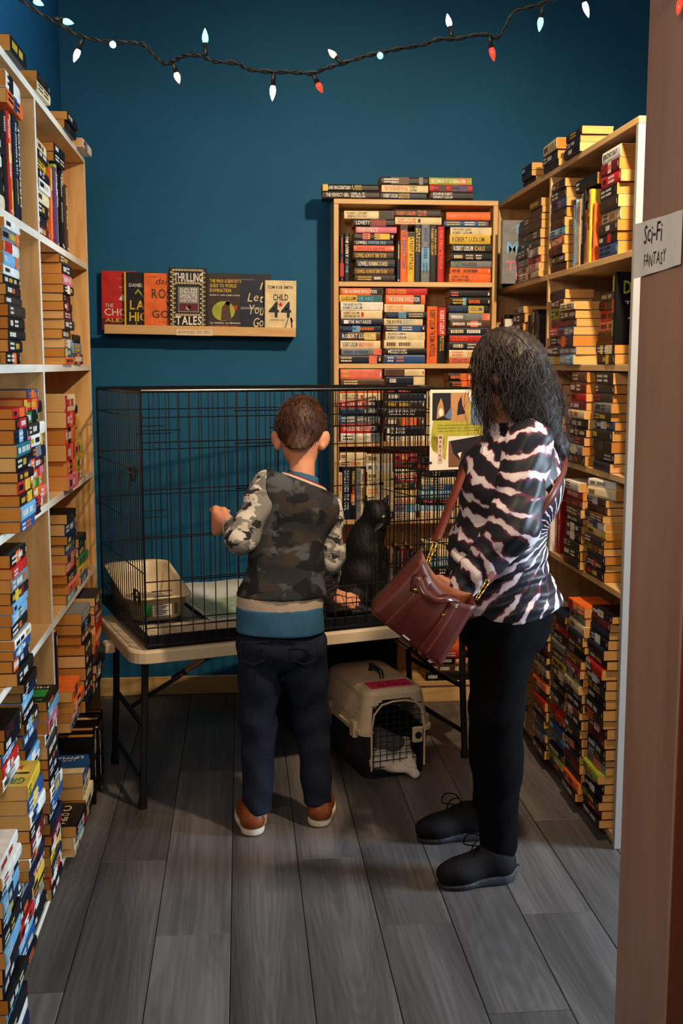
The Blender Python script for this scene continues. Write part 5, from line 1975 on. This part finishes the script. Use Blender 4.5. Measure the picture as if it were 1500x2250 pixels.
for hl, toe, an_ in ((np.array([.800, 3.098, 0]), np.array([.555, 3.058, 0]), n_an), (np.array([.790, 3.405, 0]), np.array([.545, 3.385, 0]), f_an)):
    d = (toe - hl) / np.linalg.norm(toe - hl)
    sd_ = np.array([d[1], -d[0], 0])
    zz_ = lambda f, z_: hl + d * f + np.array([0, 0, z_])
    sh = sdf_obj('shoe', [C(zz_(.045, .055), zz_(.215, .040), .041, .029), C(zz_(.045, .06), zz_(.050, .085), .043, .043), C(zz_(.075, .082), zz_(.17, .050), .036, .030), Ell(zz_(.17, .040), (.052, .046, .030))],
                 mesh_k, woman, res=.005, k=.03, cuts=[((0, 0, .020), (0, 0, -1)), (zz_(.05, .112), (.0, 0, 1))])
    sdf_obj('sole', [C(zz_(.045, .018), zz_(.205, .018), .043, .036), Ell(zz_(.17, .018), (.050, .048, .03)), C(zz_(.02, .03), zz_(-.004, .046), .026, .016)], sole_k, sh, res=.0045, k=.02, cuts=[((0, 0, .0025), (0, 0, -1)), (zz_(.0, .040), (d[0] * .12, d[1] * .12, 1))])
    lc = MB()
    for k in range(4):
        a = zz_(.095 + k * .024, .112 - k * .0105)
        lc.tube(spline([a - sd_ * .024 - np.array([0, 0, .012]), a + np.array([0, 0, .003]), a + sd_ * .024 - np.array([0, 0, .012])], 4), .0026, 5)
    a = zz_(.088, .118)
    for s_ in (-1, 1):
        lc.tube(spline([a, a + d * .02 + sd_ * s_ * .016 + np.array([0, 0, .024]), a + d * .05 + sd_ * s_ * .03 + np.array([0, 0, .022]), a + d * .06 + sd_ * s_ * .03 - np.array([0, 0, .006]), a + d * .025 - np.array([0, 0, .004])], 6), .0021, 5)
    lc.build('laces', black_k, sh, smooth=True)

hair_w = hair_mat('hair_long_dark', (20, 15, 13), (52, 40, 34))
hvol = [Ell(wh + wA[2] * .012 - wA[1] * .012, (.088, .104, .122), wA), C(at(1140, 800, 3.22), at(1165, 900, 3.19), .085, .075), C(at(1165, 900, 3.19), at(1215, 985, 3.19), .070, .045), C(at(1120, 860, 3.14), at(1130, 905, 3.13), .035, .03), C(at(1180, 900, 3.25), at(1225, 1010, 3.24), .06, .03)]
hv = sdf_obj('hair', hvol, hair_w, woman, res=.006, k=.03, cuts=[(P(0, .50, .15), wA[1] - wA[2] * .35)],
             warp=lambda X, Y, Z: .0035 * np.sin((X + Y) * 105 + 5 * np.sin(Z * 30)) + .0018 * np.sin(X * 260 - Y * 210 + 5 * np.sin(Z * 42)))
hm = MB()
rs = random.Random(5)
hcen = wh + wA[2] * .012 - wA[1] * .012
for i in range(1700):
    th_ = rs.uniform(0, 2 * PI)
    ph = math.acos(rs.uniform(.0, 1))
    d = np.array([math.sin(ph) * math.cos(th_), math.sin(ph) * math.sin(th_), math.cos(ph)])
    if d[1] > .75:
        continue
    w3 = wA[0] * d[0] * .090 + wA[1] * d[1] * .106 + wA[2] * d[2] * .124
    p = hcen + w3
    tgt = at(1195 + rs.gauss(0, 26), 960 + rs.gauss(0, 42), 3.17 + rs.gauss(0, .05))
    if d[1] > .15:
        tgt = at(1075 + rs.gauss(0, 16), 905 + rs.gauss(0, 35), 3.15 + rs.gauss(0, .03) if d[0] < 0 else 3.32)
    elif d[0] < -.2 and rs.random() < .45:
        tgt = at(1140 + rs.gauss(0, 30), 905 + rs.gauss(0, 30), 3.10 + rs.gauss(0, .02))
    pts, n_ = [], 13
    side = p + (tgt - p) * .45
    o_ = side - hcen
    o_[2] *= .3
    side = side + o_ / (np.linalg.norm(o_) + 1e-6) * (.055 if d[1] < .15 else .03)
    f1, f2, a1 = rs.uniform(9, 16), rs.uniform(0, 6.3), rs.uniform(.004, .012)
    for k in range(n_):
        t = k / (n_ - 1)
        q = p * (1 - t) ** 2 + side * 2 * t * (1 - t) + tgt * t * t
        q = q + np.array([math.sin(f1 * t + f2), math.cos(f1 * t * .9 + f2), 0]) * a1 * t * 1.5
        pts.append(q)
    r0 = rs.uniform(.0007, .0014)
    hm.tube(pts, [r0 * (1 - .6 * k / (n_ - 1)) for k in range(n_)], 3, caps=False)
hm.build('strands', hair_w, hv, smooth=True)

# ------------------------------------------------------------------ her bag
bag_l = plain('russet_leather', (84, 27, 15), .48, .4, var=.12, scale=40, bump=.15)
bag_d = plain('russet_band', (92, 32, 18), .42, .4, var=.10, scale=40)
bag_in = plain('tan_lining', (140, 72, 36), .6, .3)
brass = plain('brass', (212, 160, 60), .25, metal=1)
bag = empty('handbag', 'reddish-brown leather tote bag with curled handle hanging on the woman\'s strap', 'bag', tuple(at(960, 1340, 2.90)))
BYf = 2.885
A_, B_p, C_p, D_ = [at(*p_, BYf) for p_ in ((926, 1230), (815, 1347), (967, 1468), (1044, 1332))]
back = np.array([.015, .085, .0])


def bil(u, v):            # u along the bottom from B to C, v from bottom to top; the mouth sags
    lo_ = B_p + (C_p - B_p) * u
    hi_ = A_ + (D_ - A_) * u
    p = lo_ + (hi_ - lo_) * v
    n_ = (hi_ - lo_) / np.linalg.norm(hi_ - lo_)
    p = p - n_ * .030 * v * math.sin(PI * u)
    return p + np.array([0, -.020, 0]) * math.sin(PI * u) * math.sin(PI * min(1, v * 1.05) * .9)


def panel(name, off, mat, e=0.0, u0=0, u1=1, v0=0, v1=1, nu=14, nv=12, thick=.003, par=None):
    m = MB()
    for j in range(nv + 1):
        for i in range(nu + 1):
            m.v.append(tuple(bil(u0 + (u1 - u0) * i / nu, v0 + (v1 - v0) * j / nv) + off + np.array([0, e, 0])))
    for j in range(nv):
        for i in range(nu):
            a = j * (nu + 1) + i
            m.f.append((a, a + 1, a + nu + 2, a + nu + 1))
            m.m.append(0)
    o = m.build(name, mat, par or bag, smooth=True, world=True)
    o.modifiers.new('thickness', 'SOLIDIFY').thickness = thick
    return o


fp = panel('front_panel', np.zeros(3), bag_l)
panel('rear_panel', back + np.array([0, .022, .012]), bag_in)
m = MB()
loop = [(0, 1 - k / 8) for k in range(9)] + [(k / 10, 0) for k in range(1, 11)] + [(1, k / 8) for k in range(1, 9)]
for u, v in loop:
    m.v.append(tuple(bil(u, v)))
    m.v.append(tuple(bil(u, v) + back + np.array([0, .022, .012])))
for i in range(len(loop) - 1):
    m.f.append((2 * i, 2 * i + 1, 2 * i + 3, 2 * i + 2))
    m.m.append(0)
o = m.build('gusset', bag_l, bag, smooth=True, world=True)
o.modifiers.new('thickness', 'SOLIDIFY').thickness = .003
for u in (.24, .72):
    panel('band', np.zeros(3), bag_d, e=-.003, u0=u - .055, u1=u + .055, v0=.0, v1=.97, nu=3, thick=.0025)


def ribbon(mb, pts, w, th_, nrm, m=0):
    """a flat strap through pts; nrm: the direction its face looks, per point or one for all"""
    pts = [np.array(p, float) for p in pts]
    k = len(pts)
    vs = []
    for i, p in enumerate(pts):
        t = pts[min(i + 1, k - 1)] - pts[max(i - 1, 0)]
        n_ = np.array(nrm[i] if isinstance(nrm, list) else nrm, float)
        s_ = np.cross(t, n_)
        s_ /= np.linalg.norm(s_)
        n2 = np.cross(s_, t)
        n2 /= np.linalg.norm(n2)
        vs += [p + s_ * w / 2 + n2 * th_ / 2, p - s_ * w / 2 + n2 * th_ / 2, p - s_ * w / 2 - n2 * th_ / 2, p + s_ * w / 2 - n2 * th_ / 2]
    fs = [(3, 2, 1, 0), tuple(range(4 * k - 4, 4 * k))]
    for i in range(k - 1):
        for q in range(4):
            fs.append((4 * i + q, 4 * i + (q + 1) % 4, 4 * i + 4 + (q + 1) % 4, 4 * i + 4 + q))
    return mb.add(vs, fs, m)


m = MB()
ribbon(m, spline([at(909, 1300, BYf - .012), at(915, 1268, BYf - .03), at(930, 1300, BYf - .055), at(958, 1316, BYf - .06), at(985, 1314, BYf - .05), at(1006, 1318, BYf - .016)]), .024, .005, (-.2, -.75, .65))
m.build('handle', plain('handle_leather', (84, 34, 26), .25, .6), bag, smooth=True, world=True)
for px_, py_ in ((974, 1352), (912, 1296), (1003, 1336)):
    MB().lathe([(.0052, 0), (.0046, .003), (.002, .004)], 12, M=Matrix.Translation(at(px_, py_, BYf - .026)) @ Matrix.Rotation(PI / 2, 4, 'X')).build('stud', brass, bag, world=True)
ln0, ln1 = at(884, 1393, BYf - .012), at(898, 1404, BYf - .012)
m = MB()
for k in range(7):
    q = ln0 + (ln1 - ln0) * k / 6.5
    m.box(-.0011, .0011, -.0006, 0, -.0022, .0022, M=Matrix.Translation(q + np.array([0, -.014, 0])) @ Matrix.Rotation(.66, 4, 'Y'))
m.build('stamped_mark', paper, bag, world=True)
strap = MB()
front_s = spline([at(957, 1188, 2.935), at(981, 1130, 3.03), at(1003, 1074, 3.13), at(1030, 1010, 3.22), at(1082, 945, 3.30), at(1124, 912, 3.32)])
back_s = spline([at(1124, 912, 3.32), at(1190, 930, 3.33), at(1240, 1000, 3.20), at(1222, 1072, 3.055), at(1178, 1135, 3.030), at(1128, 1205, 3.030), at(1092, 1255, 3.00), at(1072, 1276, 2.925)])
ribbon(strap, front_s, .027, .003, [(-.5, -.8, .3)] * len(front_s))
nb = [np.array([-.3, -.5, .8]) if i < 8 else (np.array([.9, .2, .3]) if i < 16 else np.array([.35, -.95, .1])) for i in range(len(back_s))]
ribbon(strap, back_s, .024, .003, nb)
strap.build('shoulder_strap', bag_d, bag, smooth=True, world=True)
for a_, b_ in (((956, 1192), (938, 1238)), ((1072, 1276), (1046, 1318))):
    pa, pb = at(*a_, 2.925), at(*b_, 2.895)
    m = MB()
    for f0, f1, rr in ((0, .35, .010), (.3, .8, .008), (.72, 1.0, .007)):
        ca, cb_ = pa + (pb - pa) * f0, pa + (pb - pa) * f1
        d = (cb_ - ca) / np.linalg.norm(cb_ - ca)
        s_ = np.cross(d, [0, 1, 0])
        m.tube([ca - s_ * rr * .7, ca + s_ * rr * .7, cb_ + s_ * rr * .5, cb_ - s_ * rr * .5], .0018, 6, closed=True)
    m.build('clasp', brass, bag, smooth=True, world=True)

# ================================================================== the cat
cat = empty('cat', 'black cat sitting upright in the cage with its head turned', 'cat', tuple(at(795, 1312, 4.20)))
fur = plain('black_fur', (13, 12, 13), .62, .3, var=.25, scale=160, bump=.4)
cY = 4.20
cf = np.array([.55, -.62, -.30])
cA = frame(cf)
ch = at(828, 1127, cY - .03)
floor_z = TZ + .018
bs = at(793, 1300, cY)
bs[2] = floor_z
Pc = lambda s_, f, u: ch + cA[0] * s_ + cA[1] * f + cA[2] * u
prims = [Ell(at(795, 1262, cY), (.082, .085, .085)), Ell(at(800, 1200, cY), (.072, .075, .085)), Ell(at(812, 1168, cY), (.060, .062, .06)), C(at(812, 1165, cY), ch, .046, .042), Ell(ch, (.046, .050, .043), cA), Ell(Pc(0, .040, -.012), (.024, .022, .018), cA),
         C(at(822, 1215, cY - .05), np.array([at(822, 1300, cY - .07)[0], cY - .07, floor_z + .018]), .026, .017), C(at(840, 1215, cY + .02), np.array([at(840, 1300, cY)[0], cY - .02, floor_z + .018]), .026, .017),
         Ell(np.array([bs[0] - .04, cY - .04, floor_z + .045]), (.055, .07, .046)), Ell(np.array([bs[0] + .03, cY + .04, floor_z + .045]), (.055, .07, .046)),
         C(np.array([bs[0] - .02, cY - .10, floor_z + .012]), np.array([bs[0] + .03, cY - .11, floor_z + .012]), .016, .014)]
tl = spline([np.array([bs[0] - .06, cY + .02, floor_z + .03]), np.array([bs[0] - .12, cY - .05, floor_z + .018]), np.array([bs[0] - .10, cY - .13, floor_z + .016]), np.array([bs[0] - .02, cY - .155, floor_z + .016])], 4)
prims += chain(tl, list(np.linspace(.018, .011, len(tl))))
for tip, b_ in ((at(853, 1089, cY - .03), Pc(-.026, .0, .030)), (at(798, 1099, cY), Pc(.027, -.002, .026))):
    prims += [(*C(b_, tip, .020, .0035)[:5], .010)]
cat_b = sdf_obj('body', prims, fur, cat, res=.0045, k=.03, warp=lambda X, Y, Z: .0012 * np.sin(X * 330 + 4 * np.sin(Z * 90)) * np.sin(Z * 260 + Y * 190))
amber = plain('cat_eye', (206, 190, 120), .1, .6)
for s_ in (-.019, .019):
    c = Pc(s_, .0475, .008)
    MB().lathe([(.001, -.0075), (.006, -.005), (.0078, 0), (.006, .005), (.001, .0075)], 10, M=Matrix.Translation(c)).build('eye', amber, cat, smooth=True, world=True)
    c2 = c + cA[1] * .0072
    MB().lathe([(.0024, 0), (.0024, .0012)], 8, M=Matrix.Translation(c2) @ Vector(cA[1]).to_track_quat('Z', 'Y').to_matrix().to_4x4()).build('pupil', ink_k, cat, world=True)
MB().lathe([(.001, -.003), (.004, 0), (.001, .003)], 8, M=Matrix.Translation(Pc(0, .062, -.006))).build('nose', plain('cat_nose', (40, 30, 32), .4), cat, smooth=True, world=True)
m = MB()
for s_ in (-1, 1):
    for k in range(4):
        a = Pc(s_ * .014, .056, -.014 - .002 * k)
        m.tube([a, a + cA[0] * s_ * .025 + cA[2] * (.003 - .004 * k) + cA[1] * .006, a + cA[0] * s_ * .050 - cA[2] * (.002 + .007 * k) + cA[1] * .002], [.0004, .0004, .0002], 4)
m.build('whiskers', plain('whisker', (150, 150, 152), .4), cat, world=True)

# ================================================================== string of lights across the doorway
SY = 2.0
sl = empty('string_lights', 'dark twisted cord of small coloured bulbs draped across the top of the doorway', 'string lights', tuple(at(600, 160, SY)))
cordm = plain('green_black_cord', (24, 30, 28), .45)
sock = plain('dark_socket', (26, 34, 32), .4)
path = [(-60, -70), (20, -22), (52, 4), (95, 34), (130, 52), (165, 74), (205, 86), (246, 93), (285, 93), (318, 100), (340, 122), (362, 140), (385, 132), (405, 122), (440, 122), (470, 134), (520, 139), (545, 152), (590, 157), (640, 158), (685, 161),
        (715, 150), (750, 140), (800, 124), (835, 116), (880, 106), (925, 99), (965, 86), (1000, 86), (1040, 78), (1072, 76), (1092, 84), (1108, 62), (1128, 28), (1165, 16), (1205, 2), (1245, -14), (1330, -50), (1420, -58), (1500, -34), (1560, -10)]
cp = spline([at(x, y, SY) for x, y in path], 6)
for ph in (0, PI):
    q = []
    for i, p in enumerate(cp):
        a = i * .75 + ph
        q.append(p + np.array([0, math.cos(a), math.sin(a)]) * .0024)
    MB().tube(q, .0021, 5).build('cord', cordm, sl, smooth=True, world=True)
cols = dict(w=(255, 250, 240), b=(190, 214, 255), g=(150, 255, 214), r=(255, 60, 40), o=(255, 190, 160))
bm = {k: emit('bulb_' + n_, cols[k], s_) for k, n_, s_ in (('w', 'warm_white', 2.2), ('b', 'blue_white', 3.0), ('g', 'green', 1.7), ('r', 'red', 1.5), ('o', 'peach', 2.0))}
BN = dict(w='warm white', b='blue-white', g='green', r='red', o='peach')
bulbs = [((118, 40), (152, 49), 'g'), ((182, 84), (162, 137), 'w'), ((244, 91), (250, 102), 'b'), ((380, 138), (394, 184), 'o'), ((452, 124), (450, 62), 'g'), ((601, 158), (598, 222), 'b'), ((688, 163), (708, 204), 'r'), ((752, 140), (728, 116), 'o'),
         ((833, 116), (836, 126), 'g'), ((993, 84), (982, 30), 'b'), ((1074, 78), (1085, 135), 'r'), ((1192, 12), (1184, 70), 'g'), ((1274, -26), (1293, 39), 'w'), ((1500, -30), (1488, 34), 'r'), ((55, -10), (70, -2), 'g')]
for (sx_, sy_), (tx, ty), k in bulbs:
    a = at(sx_, sy_, SY)
    b = at(tx, ty, SY - (.0 if math.hypot(tx - sx_, ty - sy_) > 16 else .045))
    d = (b - a)
    ln = np.linalg.norm(d)
    d /= ln
    ln = max(ln, .034)
    s1 = a + d * ln * .48
    so = MB().tube([a, a + d * ln * .1, s1], [.003, .0042, .0046], 8).build('socket', sock, sl, smooth=True, world=True)
    rr = .0056
    bb = MB().tube([s1, s1 + d * ln * .12, s1 + d * ln * .26, s1 + d * ln * .42, s1 + d * ln * .52], [rr * .72, rr, rr * .92, rr * .5, rr * .1], 10).build('bulb', bm[k], so, smooth=True)
    bb['label'] = BN[k] + ' glowing bulb'
